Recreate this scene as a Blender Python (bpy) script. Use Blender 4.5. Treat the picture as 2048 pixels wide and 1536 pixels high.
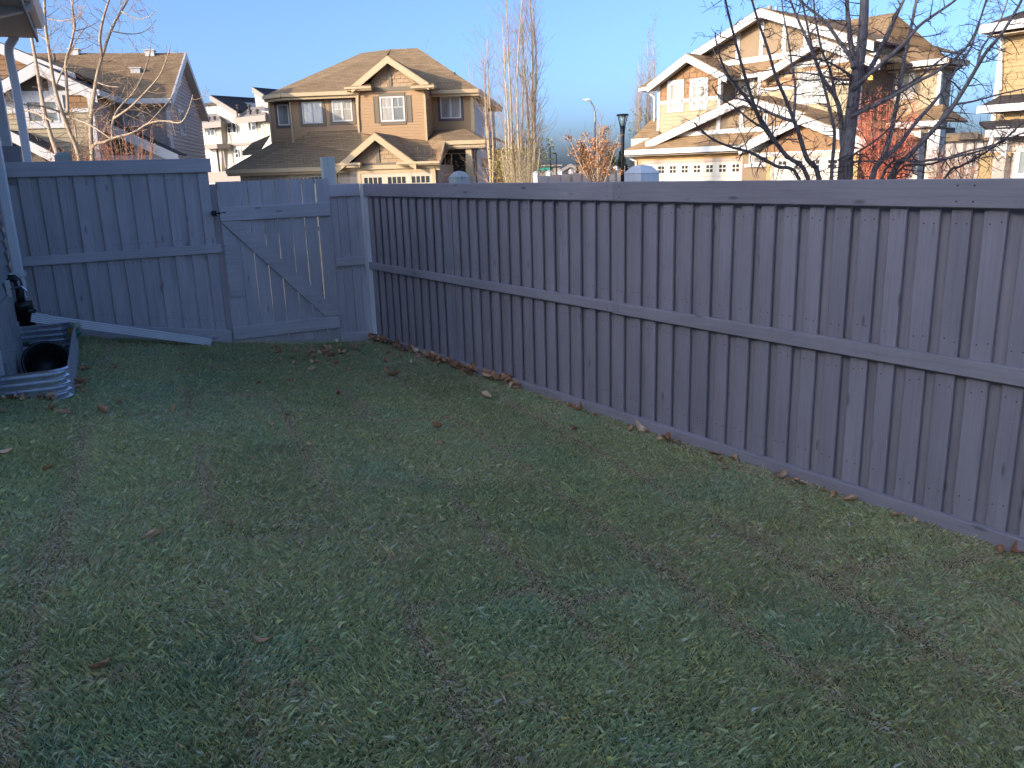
import bpy, math, random
import numpy as np
from mathutils import Vector, Matrix

# ------------------------------------------------------------------ scene, camera, light
for o in list(bpy.data.objects):
    bpy.data.objects.remove(o, do_unlink=True)
SC = bpy.context.scene
COL = SC.collection
F, PITCH, ROLL, CAMZ = 1658.0, 0.25346, -0.03052, 1.9
_fw = Vector((0, math.cos(PITCH), -math.sin(PITCH)))
_u0 = Vector((0, math.sin(PITCH), math.cos(PITCH)))
_x0 = Vector((1, 0, 0))
_c, _s = math.cos(ROLL), math.sin(ROLL)
AX = _x0 * _c + _u0 * _s
AU = -_x0 * _s + _u0 * _c
AF = _fw
CAM = Vector((0, 0, CAMZ))
cd = bpy.data.cameras.new('camera')
cd.sensor_fit = 'HORIZONTAL'; cd.sensor_width = 36.0; cd.lens = 36.0 * F / 2048.0
cd.clip_start = 0.05; cd.clip_end = 3000
cam = bpy.data.objects.new('camera', cd); COL.objects.link(cam)
cam.matrix_world = Matrix(((AX.x, AU.x, -AF.x, CAM.x), (AX.y, AU.y, -AF.y, CAM.y), (AX.z, AU.z, -AF.z, CAM.z), (0, 0, 0, 1)))
SC.camera = cam

SUN_AZ, SUN_EL = math.radians(52), math.radians(14)     # azimuth the light travels towards (from +Y to +X), elevation
SUN_DIR = Vector((math.sin(SUN_AZ) * math.cos(SUN_EL), math.cos(SUN_AZ) * math.cos(SUN_EL), -math.sin(SUN_EL)))
W = bpy.data.worlds.new('World'); SC.world = W; W.use_nodes = True
nt = W.node_tree; nt.nodes.clear()
sky = nt.nodes.new('ShaderNodeTexSky'); sky.sky_type = 'NISHITA'; sky.sun_disc = False
sky.sun_elevation = SUN_EL; sky.sun_rotation = SUN_AZ + math.pi
sky.altitude = 600; sky.air_density = 0.58; sky.dust_density = 5.0; sky.ozone_density = 3.8
bg = nt.nodes.new('ShaderNodeBackground'); bg.inputs[1].default_value = 0.15
wo = nt.nodes.new('ShaderNodeOutputWorld')
nt.links.new(sky.outputs[0], bg.inputs[0]); nt.links.new(bg.outputs[0], wo.inputs[0])
sl = bpy.data.lights.new('sun', 'SUN'); sl.energy = 2.0; sl.angle = math.radians(0.6); sl.color = (1.0, 0.79, 0.56)
so = bpy.data.objects.new('sun', sl); COL.objects.link(so)
so.rotation_euler = SUN_DIR.to_track_quat('-Z', 'Y').to_euler(); so.location = (-20, -20, 30)
SC.view_settings.view_transform = 'Standard'; SC.view_settings.look = 'None'
SC.view_settings.exposure = 1.45; SC.view_settings.gamma = 1.0
SC.render.resolution_x = 1024; SC.render.resolution_y = 768

# ------------------------------------------------------------------ picture rays
def ray(px, py):
    return AX * ((px - 1024) / F) - AU * ((py - 768) / F) + AF
def at_y(px, py, Y):
    d = ray(px, py); return CAM + d * (Y / d.y)
def on_plane(px, py, p0, n):
    d = ray(px, py); return CAM + d * ((p0 - CAM).dot(n) / d.dot(n))

# ------------------------------------------------------------------ mesh helpers
class MB:
    def __init__(self): self.v = []; self.f = []
    def add(self, vs, fs):
        b = len(self.v); self.v += [tuple(p) for p in vs]; self.f += [tuple(b + i for i in f) for f in fs]; return self
    def box(self, x0, x1, y0, y1, z0, z1):
        return self.add([(x0,y0,z0),(x1,y0,z0),(x1,y1,z0),(x0,y1,z0),(x0,y0,z1),(x1,y0,z1),(x1,y1,z1),(x0,y1,z1)],
                        [(0,3,2,1),(4,5,6,7),(0,1,5,4),(1,2,6,5),(2,3,7,6),(3,0,4,7)])
    def mbox(self, m, a0, a1, z0, z1, n0, n1):
        return self.add([m(a0,z0,n0),m(a1,z0,n0),m(a1,z0,n1),m(a0,z0,n1),m(a0,z1,n0),m(a1,z1,n0),m(a1,z1,n1),m(a0,z1,n1)],
                        [(0,3,2,1),(4,5,6,7),(0,1,5,4),(1,2,6,5),(2,3,7,6),(3,0,4,7)])
    def mprism(self, m, poly, n0, n1):
        k = len(poly)
        return self.add([m(a,z,n0) for a,z in poly] + [m(a,z,n1) for a,z in poly],
                        [tuple(range(k))[::-1], tuple(range(k, 2*k))] + [(i,(i+1)%k,(i+1)%k+k,i+k) for i in range(k)])
    def slab(self, pts, t):
        k = len(pts)
        return self.add([tuple(p) for p in pts] + [(p[0],p[1],p[2]-t) for p in pts],
                        [tuple(range(k)), tuple(range(k,2*k))[::-1]] + [(i,i+k,(i+1)%k+k,(i+1)%k) for i in range(k)])
    def beam(self, p, q, w, h, drop=0.0):
        # board from p to q: top edge on the line, w horizontal thickness, h vertical
        p = Vector(p); q = Vector(q); d = q - p; s = Vector((-d.y, d.x, 0))
        s = s.normalized() * (w/2) if s.length > 1e-6 else Vector((w/2,0,0))
        up = Vector((0,0,1)); vs = []
        for c in (p, q):
            c = c - up*drop
            vs += [c-s-up*h, c+s-up*h, c+s, c-s]
        return self.add(vs, [(0,1,2,3),(7,6,5,4),(0,4,5,1),(1,5,6,2),(2,6,7,3),(3,7,4,0)])
    def tube(self, pts, rads, n=6, cap=True):
        pts = [Vector(p) for p in pts]; base = len(self.v); k = len(pts)
        if not hasattr(rads, '__len__'): rads = [rads]*k
        ref = None
        for i, p in enumerate(pts):
            d = (pts[min(i+1,k-1)] - pts[max(i-1,0)])
            d = d.normalized() if d.length > 1e-9 else Vector((0,0,1))
            if ref is None: ref = Vector((1,0,0)) if abs(d.x) < .8 else Vector((0,1,0))
            a = (ref - d*ref.dot(d)); a = a.normalized() if a.length > 1e-6 else d.orthogonal().normalized()
            ref = a; b = d.cross(a)
            for j in range(n):
                t = 2*math.pi*j/n; w = p + (a*math.cos(t) + b*math.sin(t))*rads[i]
                self.v.append((w.x,w.y,w.z))
        for i in range(k-1):
            for j in range(n):
                j2 = (j+1) % n
                self.f.append((base+i*n+j, base+i*n+j2, base+(i+1)*n+j2, base+(i+1)*n+j))
        if cap and n > 3:
            self.f.append(tuple(base+j for j in range(n))[::-1]); self.f.append(tuple(base+(k-1)*n+j for j in range(n)))
        return self
    def build(self, name, mat, parent=None, smooth=False, loc=None):
        me = bpy.data.meshes.new(name)
        off = Vector(loc) if loc is not None else None
        vs = [(x-off.x,y-off.y,z-off.z) for x,y,z in self.v] if off is not None else self.v
        me.from_pydata(vs, [], self.f); me.update()
        if mat is not None: me.materials.append(mat)
        if smooth: me.polygons.foreach_set('use_smooth', [True]*len(me.polygons))
        o = bpy.data.objects.new(name, me); COL.objects.link(o)
        if off is not None: o.location = off
        if parent is not None: o.parent = parent
        return o

def tag(o, label=None, cat=None, group=None, kind=None):
    if label: o['label'] = label
    if cat: o['category'] = cat
    if group: o['group'] = group
    if kind: o['kind'] = kind
    return o
def thing(name, label, cat, loc=(0,0,0), rz=0.0, group=None):
    o = bpy.data.objects.new(name, None); o.empty_display_size = .2; COL.objects.link(o)
    o.location = loc; o.rotation_euler = (0,0,rz)
    return tag(o, label, cat, group)
def inst(src, parent, loc, rot=(0,0,0), scale=(1,1,1)):
    o = src.copy(); COL.objects.link(o); o.parent = parent; o.location = loc; o.rotation_euler = rot; o.scale = scale
    return o

# ------------------------------------------------------------------ materials
def nodes(name):
    m = bpy.data.materials.new(name); m.use_nodes = True; n = m.node_tree
    b = n.nodes['Principled BSDF']; return m, n, b
def L(n, a, b): n.links.new(a, b)
def ramp(n, fac, stops):
    r = n.nodes.new('ShaderNodeValToRGB'); e = r.color_ramp.elements
    while len(e) < len(stops): e.new(0.5)
    for i, (p, c) in enumerate(stops): e[i].position = p; e[i].color = (*c, 1)
    L(n, fac, r.inputs[0]); return r.outputs[0]
def noise(n, vec, scale, detail=4, rough=.55):
    t = n.nodes.new('ShaderNodeTexNoise'); t.inputs['Scale'].default_value = scale
    t.inputs['Detail'].default_value = detail; t.inputs['Roughness'].default_value = rough
    if vec is not None: L(n, vec, t.inputs['Vector'])
    return t.outputs['Fac']
def mapping(n, vec, scale=(1,1,1), loc=None):
    m = n.nodes.new('ShaderNodeMapping'); m.inputs['Scale'].default_value = scale
    L(n, vec, m.inputs['Vector'])
    if loc is not None: L(n, loc, m.inputs['Location'])
    return m.outputs[0]
def objco(n): return n.nodes.new('ShaderNodeTexCoord').outputs['Object']
def math_(n, op, a, b=None):
    m = n.nodes.new('ShaderNodeMath'); m.operation = op
    for i, v in enumerate((a, b)):
        if v is None: continue
        if isinstance(v, (int, float)): m.inputs[i].default_value = v
        else: L(n, v, m.inputs[i])
    return m.outputs[0]
def mix(n, fac, a, b, mode='MIX'):
    m = n.nodes.new('ShaderNodeMix'); m.data_type = 'RGBA'; m.blend_type = mode
    for idx, v in ((0, fac), (6, a), (7, b)):
        if isinstance(v, (int, float)): m.inputs[idx].default_value = v
        elif isinstance(v, tuple): m.inputs[idx].default_value = (*v, 1)
        else: L(n, v, m.inputs[idx])
    return m.outputs[2]
def bump(n, b, h, strength=.3, dist=.01):
    k = n.nodes.new('ShaderNodeBump'); k.inputs['Strength'].default_value = strength; k.inputs['Distance'].default_value = dist
    L(n, h, k.inputs['Height']); L(n, k.outputs[0], b.inputs['Normal'])
def sc(c, k): return tuple(min(1, x*k) for x in c)

def simple(name, col, rough=.6, var=.12, scale=6., metal=0., bmp=.0, spec=.5):
    m, n, b = nodes(name); v = noise(n, objco(n), scale, 5)
    L(n, ramp(n, v, [(.25, sc(col,1-var)), (.75, sc(col,1+var))]), b.inputs['Base Color'])
    b.inputs['Roughness'].default_value = rough; b.inputs['Metallic'].default_value = metal
    b.inputs['Specular IOR Level'].default_value = spec
    if bmp: bump(n, b, noise(n, objco(n), scale*6, 4), bmp, .01)
    return m

def painted_wood(name, col, along='z', weather=.0, random_tint=.10):
    m, n, b = nodes(name); co = objco(n)
    oi = n.nodes.new('ShaderNodeObjectInfo')
    shift = n.nodes.new('ShaderNodeCombineXYZ')
    L(n, math_(n, 'MULTIPLY', oi.outputs['Random'], 37.), shift.inputs[0]); L(n, math_(n, 'MULTIPLY', oi.outputs['Random'], 91.), shift.inputs[2])
    stretch = (55, 55, 1.6) if along == 'z' else (1.6, 55, 55)
    g = noise(n, mapping(n, co, stretch, shift.outputs[0]), 1.0, 6, .65)
    saw = noise(n, mapping(n, co, (6, 6, 90) if along == 'z' else (90, 6, 6), shift.outputs[0]), 1.0, 3, .6)
    big = noise(n, mapping(n, co, (3, 3, 1.2) if along == 'z' else (1.2, 3, 3), shift.outputs[0]), 1.0, 4)
    c = ramp(n, g, [(.3, sc(col, .84)), (.5, col), (.75, sc(col, 1.1))])
    c = mix(n, .8, c, ramp(n, big, [(.3, (.72,.72,.72)), (.7, (1.0,1.0,1.0))]), 'MULTIPLY')
    vo = n.nodes.new('ShaderNodeTexVoronoi'); vo.inputs['Scale'].default_value = 1.0
    L(n, mapping(n, co, (9, 9, 2.6) if along == 'z' else (2.6, 9, 9), shift.outputs[0]), vo.inputs['Vector'])
    knot = ramp(n, vo.outputs['Distance'], [(.05, (.42,.42,.42)), (.13, (1,1,1))])
    c = mix(n, .75, c, knot, 'MULTIPLY')
    t = ramp(n, oi.outputs['Random'], [(0, sc((1,1,1), 1-random_tint)), (1, (1,1,1))])
    c = mix(n, 1.0, c, t, 'MULTIPLY')
    if weather:
        wn = noise(n, mapping(n, co, (20, 20, 2) if along == 'z' else (2, 20, 20), shift.outputs[0]), 1.0, 6, .7)
        wf = ramp(n, wn, [(.62, (0,0,0)), (.74, (weather,)*3)])
        c = mix(n, wf, c, (.34, .33, .33))
    L(n, c, b.inputs['Base Color'])
    b.inputs['Roughness'].default_value = .75; b.inputs['Specular IOR Level'].default_value = .25
    h = math_(n, 'ADD', g, math_(n, 'MULTIPLY', saw, .7))
    h = math_(n, 'ADD', h, math_(n, 'MULTIPLY', vo.outputs['Distance'], .5))
    bump(n, b, h, .45, .004)
    return m

def shingle_mat(name, col):
    m, n, b = nodes(name); co = objco(n)
    sep = n.nodes.new('ShaderNodeSeparateXYZ'); L(n, co, sep.inputs[0])
    cmb = n.nodes.new('ShaderNodeCombineXYZ')
    L(n, math_(n, 'ADD', sep.outputs[0], math_(n, 'MULTIPLY', sep.outputs[1], .35)), cmb.inputs[0]); L(n, math_(n, 'MULTIPLY', sep.outputs[2], 1.0), cmb.inputs[1])
    br = n.nodes.new('ShaderNodeTexBrick'); br.offset = .5
    br.inputs['Color1'].default_value = (*sc(col,1.15),1); br.inputs['Color2'].default_value = (*sc(col,.82),1); br.inputs['Mortar'].default_value = (*sc(col,.62),1)
    br.inputs['Scale'].default_value = 1.0; br.inputs['Brick Width'].default_value = .32; br.inputs['Row Height'].default_value = .075
    br.inputs['Mortar Size'].default_value = .008; br.inputs['Bias'].default_value = -.1
    L(n, cmb.outputs[0], br.inputs['Vector'])
    v = noise(n, co, 1.3, 5); gr = noise(n, co, 60, 2)
    c = mix(n, .7, br.outputs['Color'], ramp(n, v, [(.3,(.82,.80,.80)),(.7,(1.1,1.08,1.05))]), 'MULTIPLY')
    c = mix(n, .5, c, ramp(n, gr, [(.3,(.7,.7,.7)),(.7,(1.25,1.25,1.25))]), 'MULTIPLY')
    L(n, c, b.inputs['Base Color']); b.inputs['Roughness'].default_value = .95; b.inputs['Specular IOR Level'].default_value = .15
    bump(n, b, br.outputs['Fac'], -.4, .02)
    return m

def stone_mat(name, c1, c2, w=.3, h=.1, mortar=(.35,.33,.30)):
    m, n, b = nodes(name); co = objco(n)
    sep = n.nodes.new('ShaderNodeSeparateXYZ'); L(n, co, sep.inputs[0])
    cmb = n.nodes.new('ShaderNodeCombineXYZ'); L(n, math_(n, 'ADD', sep.outputs[0], sep.outputs[1]), cmb.inputs[0]); L(n, sep.outputs[2], cmb.inputs[1])
    br = n.nodes.new('ShaderNodeTexBrick'); br.offset = .45
    br.inputs['Color1'].default_value = (*c1,1); br.inputs['Color2'].default_value = (*c2,1); br.inputs['Mortar'].default_value = (*mortar,1)
    br.inputs['Scale'].default_value = 1; br.inputs['Brick Width'].default_value = w; br.inputs['Row Height'].default_value = h; br.inputs['Mortar Size'].default_value = .012
    L(n, cmb.outputs[0], br.inputs['Vector'])
    c = mix(n, .6, br.outputs['Color'], ramp(n, noise(n, co, 5, 5), [(.3,(.75,.72,.7)),(.7,(1.15,1.12,1.1))]), 'MULTIPLY')
    L(n, c, b.inputs['Base Color']); b.inputs['Roughness'].default_value = .9
    bump(n, b, br.outputs['Fac'], -.6, .03)
    return m

def glass_mat(name, col, rough=.06):
    m, n, b = nodes(name); v = noise(n, mapping(n, objco(n), (6,6,.8)), 1.0, 3)
    L(n, ramp(n, v, [(.35, sc(col,.72)), (.65, sc(col,1.15))]), b.inputs['Base Color'])
    b.inputs['Roughness'].default_value = rough; b.inputs['Specular IOR Level'].default_value = .8
    b.inputs['Coat Weight'].default_value = .6; b.inputs['Coat Roughness'].default_value = .03
    return m

M = {}
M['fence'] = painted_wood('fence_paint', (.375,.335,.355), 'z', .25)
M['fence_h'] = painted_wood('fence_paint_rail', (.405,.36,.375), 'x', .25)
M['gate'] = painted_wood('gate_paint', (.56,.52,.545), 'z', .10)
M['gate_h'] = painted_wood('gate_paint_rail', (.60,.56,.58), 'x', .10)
M['raw_post'] = painted_wood('weathered_post', (.66,.66,.60), 'z', .15)
M['pale_post'] = painted_wood('pale_painted_post', (.88,.86,.84), 'z', .0, .02)
M['white'] = simple('white_vinyl', (0.6, 0.59, 0.57), .45, .04)
M['white_metal'] = simple('white_enamel_metal', (.74,.74,.76), .35, .05, 9)
M['cream'] = simple('cream_trim', (0.46, 0.35, 0.205), .55, .05)
M['olive'] = simple('olive_trim', (0.155, 0.125, 0.085), .6, .06)
M['dark_trim'] = simple('dark_brown_trim', (.115,.088,.080), .6, .06)
M['black'] = simple('black_plastic', (.012,.012,.014), .4, .1)
M['black_metal'] = simple('black_iron', (.02,.02,.022), .5, .1, metal=.3)
M['nail'] = simple('nail_head', (.05,.045,.045), .6, .3)
M['tan_siding'] = simple('tan_siding', (0.375, 0.235, 0.118), .6, .05, 3)
M['mauve_siding'] = simple('beige_pink_siding', (0.46, 0.355, 0.29), .6, .05, 3)
M['cream_siding'] = simple('cream_siding', (0.37, 0.3, 0.185), .6, .05, 3)
M['yellow_siding'] = simple('butter_siding', (0.36, 0.25, 0.11), .6, .05, 3)
M['shake'] = simple('shake', (0.27, 0.155, 0.075), .75, .12, 3)
M['shake_pale'] = simple('pale_shake', (0.36, 0.25, 0.15), .75, .10, 3)
M['panel_tan'] = simple('tan_panel', (0.24, 0.17, 0.1), .65, .05, 3)
M['panel_taupe'] = simple('taupe_panel', (0.15, 0.12, 0.085), .65, .05, 3)
M['grey_siding'] = simple('grey_siding', (.60,.53,.475), .6, .05, 3)
M['own_siding'] = simple('blue_grey_siding', (.26,.265,.28), .6, .06, 3)
M['soffit'] = simple('tan_soffit', (.42,.34,.25), .6, .05, 3)
M['own_soffit'] = simple('tan_vented_soffit', (.60,.44,.31), .6, .05, 3)
M['roof_tan'] = shingle_mat('tan_shingles', (.32,.222,.125))
M['roof_brown'] = shingle_mat('brown_shingles', (.31,.21,.118))
M['roof_dark'] = shingle_mat('charcoal_shingles', (.085,.075,.072))
M['stone'] = stone_mat('ledge_stone', (.52,.44,.36), (.36,.30,.25), .28, .09)
M['brick_gold'] = stone_mat('golden_stone', (.55,.36,.16), (.42,.26,.11), .35, .08, (.40,.28,.15))
M['stucco'] = simple('white_stucco', (0.47, 0.44, 0.38), .85, .05, 2, bmp=.1)
M['greybrown'] = simple('grey_brown_trim', (.27,.235,.205), .6, .06)
M['pane'] = glass_mat('window_glass', (.22,.25,.25))
M['pane_curtain'] = glass_mat('window_glass_with_curtain', (.40,.39,.35))
M['pane_dark'] = glass_mat('dark_window_glass', (.05,.055,.06))
M['garage_cream'] = simple('garage_door_cream', (0.52, 0.45, 0.34), .5, .05, 2)
M['garage_white'] = simple('garage_door_white', (0.62, 0.57, 0.48), .5, .05, 2)
M['door_dark'] = simple('dark_door', (.045,.04,.042), .4, .1)
M['vinyl_fence'] = simple('vinyl_fence', (.60,.57,.56), .5, .05, 2)
M['concrete'] = simple('foundation_concrete', (.30,.30,.29), .9, .2, 8, bmp=.3)
M['foliage_y'] = simple('yellow_green_leaf', (.30,.26,.05), .7, .4, 9)
M['foliage_g'] = simple('spruce_needles', (.10,.12,.045), .8, .4, 9)
M['foliage_o'] = simple('orange_leaf', (.50,.24,.09), .7, .35, 9)
M['berry'] = simple('red_berry', (.52,.075,.045), .5, .3, 12)
M['red_twig'] = simple('red_leaf', (.60,.20,.11), .7, .35, 9)
M['rust_leaf'] = simple('rust_leaf', (.52,.25,.135), .7, .35, 9)
M['bark_pale'] = simple('pale_bark', (.40,.31,.22), .85, .25, 14, bmp=.3)
M['bark_poplar'] = simple('poplar_bark', (.46,.37,.25), .85, .25, 14, bmp=.3)
M['bark_twig'] = simple('tan_twig', (.38,.25,.15), .85, .25, 14)
M['galv'] = None

def bark_grey():
    m, n, b = nodes('grey_bark'); co = objco(n)
    g = noise(n, mapping(n, co, (60,60,7)), 1.0, 5, .65); big = noise(n, co, 4, 4)
    c = ramp(n, g, [(.32,(.085,.07,.068)),(.55,(.23,.195,.185)),(.8,(.34,.295,.28))])
    c = mix(n, .5, c, ramp(n, big, [(.3,(.75,.70,.70)),(.7,(1.1,1.1,1.12))]), 'MULTIPLY')
    L(n, c, b.inputs['Base Color']); b.inputs['Roughness'].default_value = .9; bump(n, b, g, .7, .01)
    return m
M['bark_grey'] = bark_grey()
M['twig_dark'] = simple('dark_twig', (.12,.075,.07), .8, .25, 20)
def galvanised():
    m, n, b = nodes('galvanised_steel'); co = objco(n)
    v = n.nodes.new('ShaderNodeTexVoronoi'); v.inputs['Scale'].default_value = 38; L(n, co, v.inputs['Vector'])
    c = mix(n, .35, (.62,.66,.72), v.outputs['Color']); c = mix(n, .75, c, (.62,.66,.72))
    L(n, c, b.inputs['Base Color']); b.inputs['Metallic'].default_value = .85
    L(n, ramp(n, noise(n, co, 9, 4), [(.3,(.19,)*3),(.7,(.29,)*3)]), b.inputs['Roughness'])
    return m
M['galv'] = galvanised()
def attr_mat(name, rough=.7, trans=0.0):
    m, n, b = nodes(name); a = n.nodes.new('ShaderNodeAttribute'); a.attribute_name = 'Col'
    L(n, a.outputs['Color'], b.inputs['Base Color']); b.inputs['Roughness'].default_value = rough
    b.inputs['Specular IOR Level'].default_value = .3
    if trans:
        t = n.nodes.new('ShaderNodeBsdfTranslucent'); L(n, a.outputs['Color'], t.inputs['Color']); mx = n.nodes.new('ShaderNodeMixShader'); mx.inputs[0].default_value = trans
        L(n, b.outputs[0], mx.inputs[1]); L(n, t.outputs[0], mx.inputs[2]); L(n, mx.outputs[0], n.nodes['Material Output'].inputs['Surface'])
    return m
M['grass'] = attr_mat('grass_blades', .55, .35)
def soil():
    m, n, b = nodes('thatch_and_soil'); co = objco(n)
    c = ramp(n, noise(n, co, 130, 5, .75), [(.28,(.085,.068,.042)),(.45,(.15,.145,.07)),(.60,(.24,.225,.115)),(.78,(.40,.33,.20))])
    c = mix(n, .7, c, ramp(n, noise(n, co, 2.2, 4), [(.35,(.80,.95,.75)),(.65,(1.15,1.05,.9))]), 'MULTIPLY')
    L(n, c, b.inputs['Base Color']); b.inputs['Roughness'].default_value = 1.0; b.inputs['Specular IOR Level'].default_value = .1; bump(n, b, noise(n, co, 90, 5), .6, .012)
    return m
M['soil'] = soil()
M['far_ground'] = simple('far_ground', (.16,.14,.10), 1.0, .3, .6)
def leaf_mat():
    m, n, b = nodes('dry_leaf'); co = objco(n); oi = n.nodes.new('ShaderNodeObjectInfo')
    c = ramp(n, oi.outputs['Random'], [(0,(.42,.20,.11)),(.35,(.60,.31,.16)),(.7,(.70,.44,.26)),(1,(.74,.55,.36))])
    c = mix(n, .7, c, ramp(n, noise(n, co, 40, 4), [(.3,(.6,.55,.5)),(.7,(1.15,1.1,1.05))]), 'MULTIPLY')
    L(n, c, b.inputs['Base Color']); b.inputs['Roughness'].default_value = .65
    return m
M['leaf'] = leaf_mat()
M['yellow_plastic'] = simple('yellow_plastic', (.62,.42,.03), .4, .1)
M['green_plastic'] = simple('green_plastic', (.02,.20,.12), .4, .1)
M['clear_plastic'] = simple('cloudy_plastic', (.35,.38,.26), .3, .1)
M['gravel'] = simple('gravel', (.16,.15,.14), 1., .5, 40, bmp=.8)
M['lamp_glass'] = simple('lamp_glass', (.30,.42,.42), .2, .1)
M['teal'] = simple('teal_sign', (.02,.30,.24), .5, .1)
M['amber'] = None
def emis(name, col, s):
    m, n, b = nodes(name); b.inputs['Base Color'].default_value = (*col,1); b.inputs['Emission Color'].default_value = (*col,1); b.inputs['Emission Strength'].default_value = s
    return m
M['amber'] = emis('lit_porch_lamp', (1.0,.55,.12), 1.6)
rnd = random.Random(7)
# ------------------------------------------------------------------ the yard: frames
A_R, A_L, A_W = -0.60544, 1.07949, math.radians(-25.5)
CORNER = Vector((-1.634, 9.604, 0))
RX = Vector((-math.sin(A_R), -math.cos(A_R), 0)); RY = Vector((-RX.y, RX.x, 0)); R_RZ = math.atan2(RX.y, RX.x)
LX = Vector((math.sin(A_L), math.cos(A_L), 0)); LY = Vector((-LX.y, LX.x, 0)); L_RZ = math.atan2(LX.y, LX.x)
UH = Vector((math.sin(A_W), math.cos(A_W), 0)); VH = Vector((math.cos(A_W), -math.sin(A_W), 0)); H_RZ = math.atan2(VH.y, VH.x)
CAMV = 0.836
def uvz(u, v, z): return UH*u + VH*(v-CAMV) + Vector((0,0,z))
def to_uv(p): return p.dot(UH), p.dot(VH) + CAMV
def v_fence(u): return 3.496 + (9.372-u)*0.16177
def gz(u, v):
    k = min(1.0, max(0.0, 1 - v/v_fence(u))); return .5*k**1.5
def hit(px, py):
    q = ray(px, py); z = 0.0
    for _ in range(50):
        t = (z-CAMZ)/q.z; p = CAM + q*t; u, v = to_uv(p); z = .5*z + .5*gz(u, v)
    return Vector((p.x, p.y, z))
def RP(px, py, y=0.0):
    p = on_plane(px, py, CORNER + RY*y, RY) - CORNER; return p.dot(RX), p.z
def LP(px, py, y=0.0):
    p = on_plane(px, py, CORNER + LY*y, LY) - CORNER; return p.dot(LX), p.z
def PU(px, py, u):
    p = on_plane(px, py, uvz(u,0,0), UH); return Vector((to_uv(p)[1], u, p.z))     # own-house local (x=v, y=u, z)

# ------------------------------------------------------------------ ground
g = MB(); g.add([(-900,-300,-.06),(900,-300,-.06),(900,1500,-.06),(-900,1500,-.06)], [(0,1,2,3)])
tag(g.build('ground', M['far_ground']), 'bare autumn ground beyond the fences', kind='structure')
WELL = (0.0, .47, 6.42, 8.62)      # v0 v1 u0 u1
def lawn_sheet():
    du = .08; us = np.arange(-3.0, 9.45, du); nv = 58; mb = MB(); idx = {}
    for i, u in enumerate(us):
        vf = v_fence(u)
        for j in range(nv):
            v = vf*j/(nv-1); ue = min(u, 9.215 + .0457*v)
            p = uvz(ue, v, gz(ue, v)); mb.v.append((p.x,p.y,p.z)); idx[i,j] = (ue, v)
    for i in range(len(us)-1):
        for j in range(nv-1):
            c = [idx[i,j], idx[i+1,j], idx[i+1,j+1], idx[i,j+1]]
            cu = sum(q[0] for q in c)/4; cv = sum(q[1] for q in c)/4
            if WELL[0]-.05 < cv < WELL[1]-.02 and WELL[2] < cu < WELL[3]: continue
            if abs(c[0][0]-c[1][0]) < 1e-6: continue
            mb.f.append((i*nv+j, i*nv+j+1, (i+1)*nv+j+1, (i+1)*nv+j))
    o = mb.build('lawn', M['soil'], smooth=True)
    tag(o, 'sodded back lawn sloping away from the house', kind='structure')
lawn_sheet()

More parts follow.
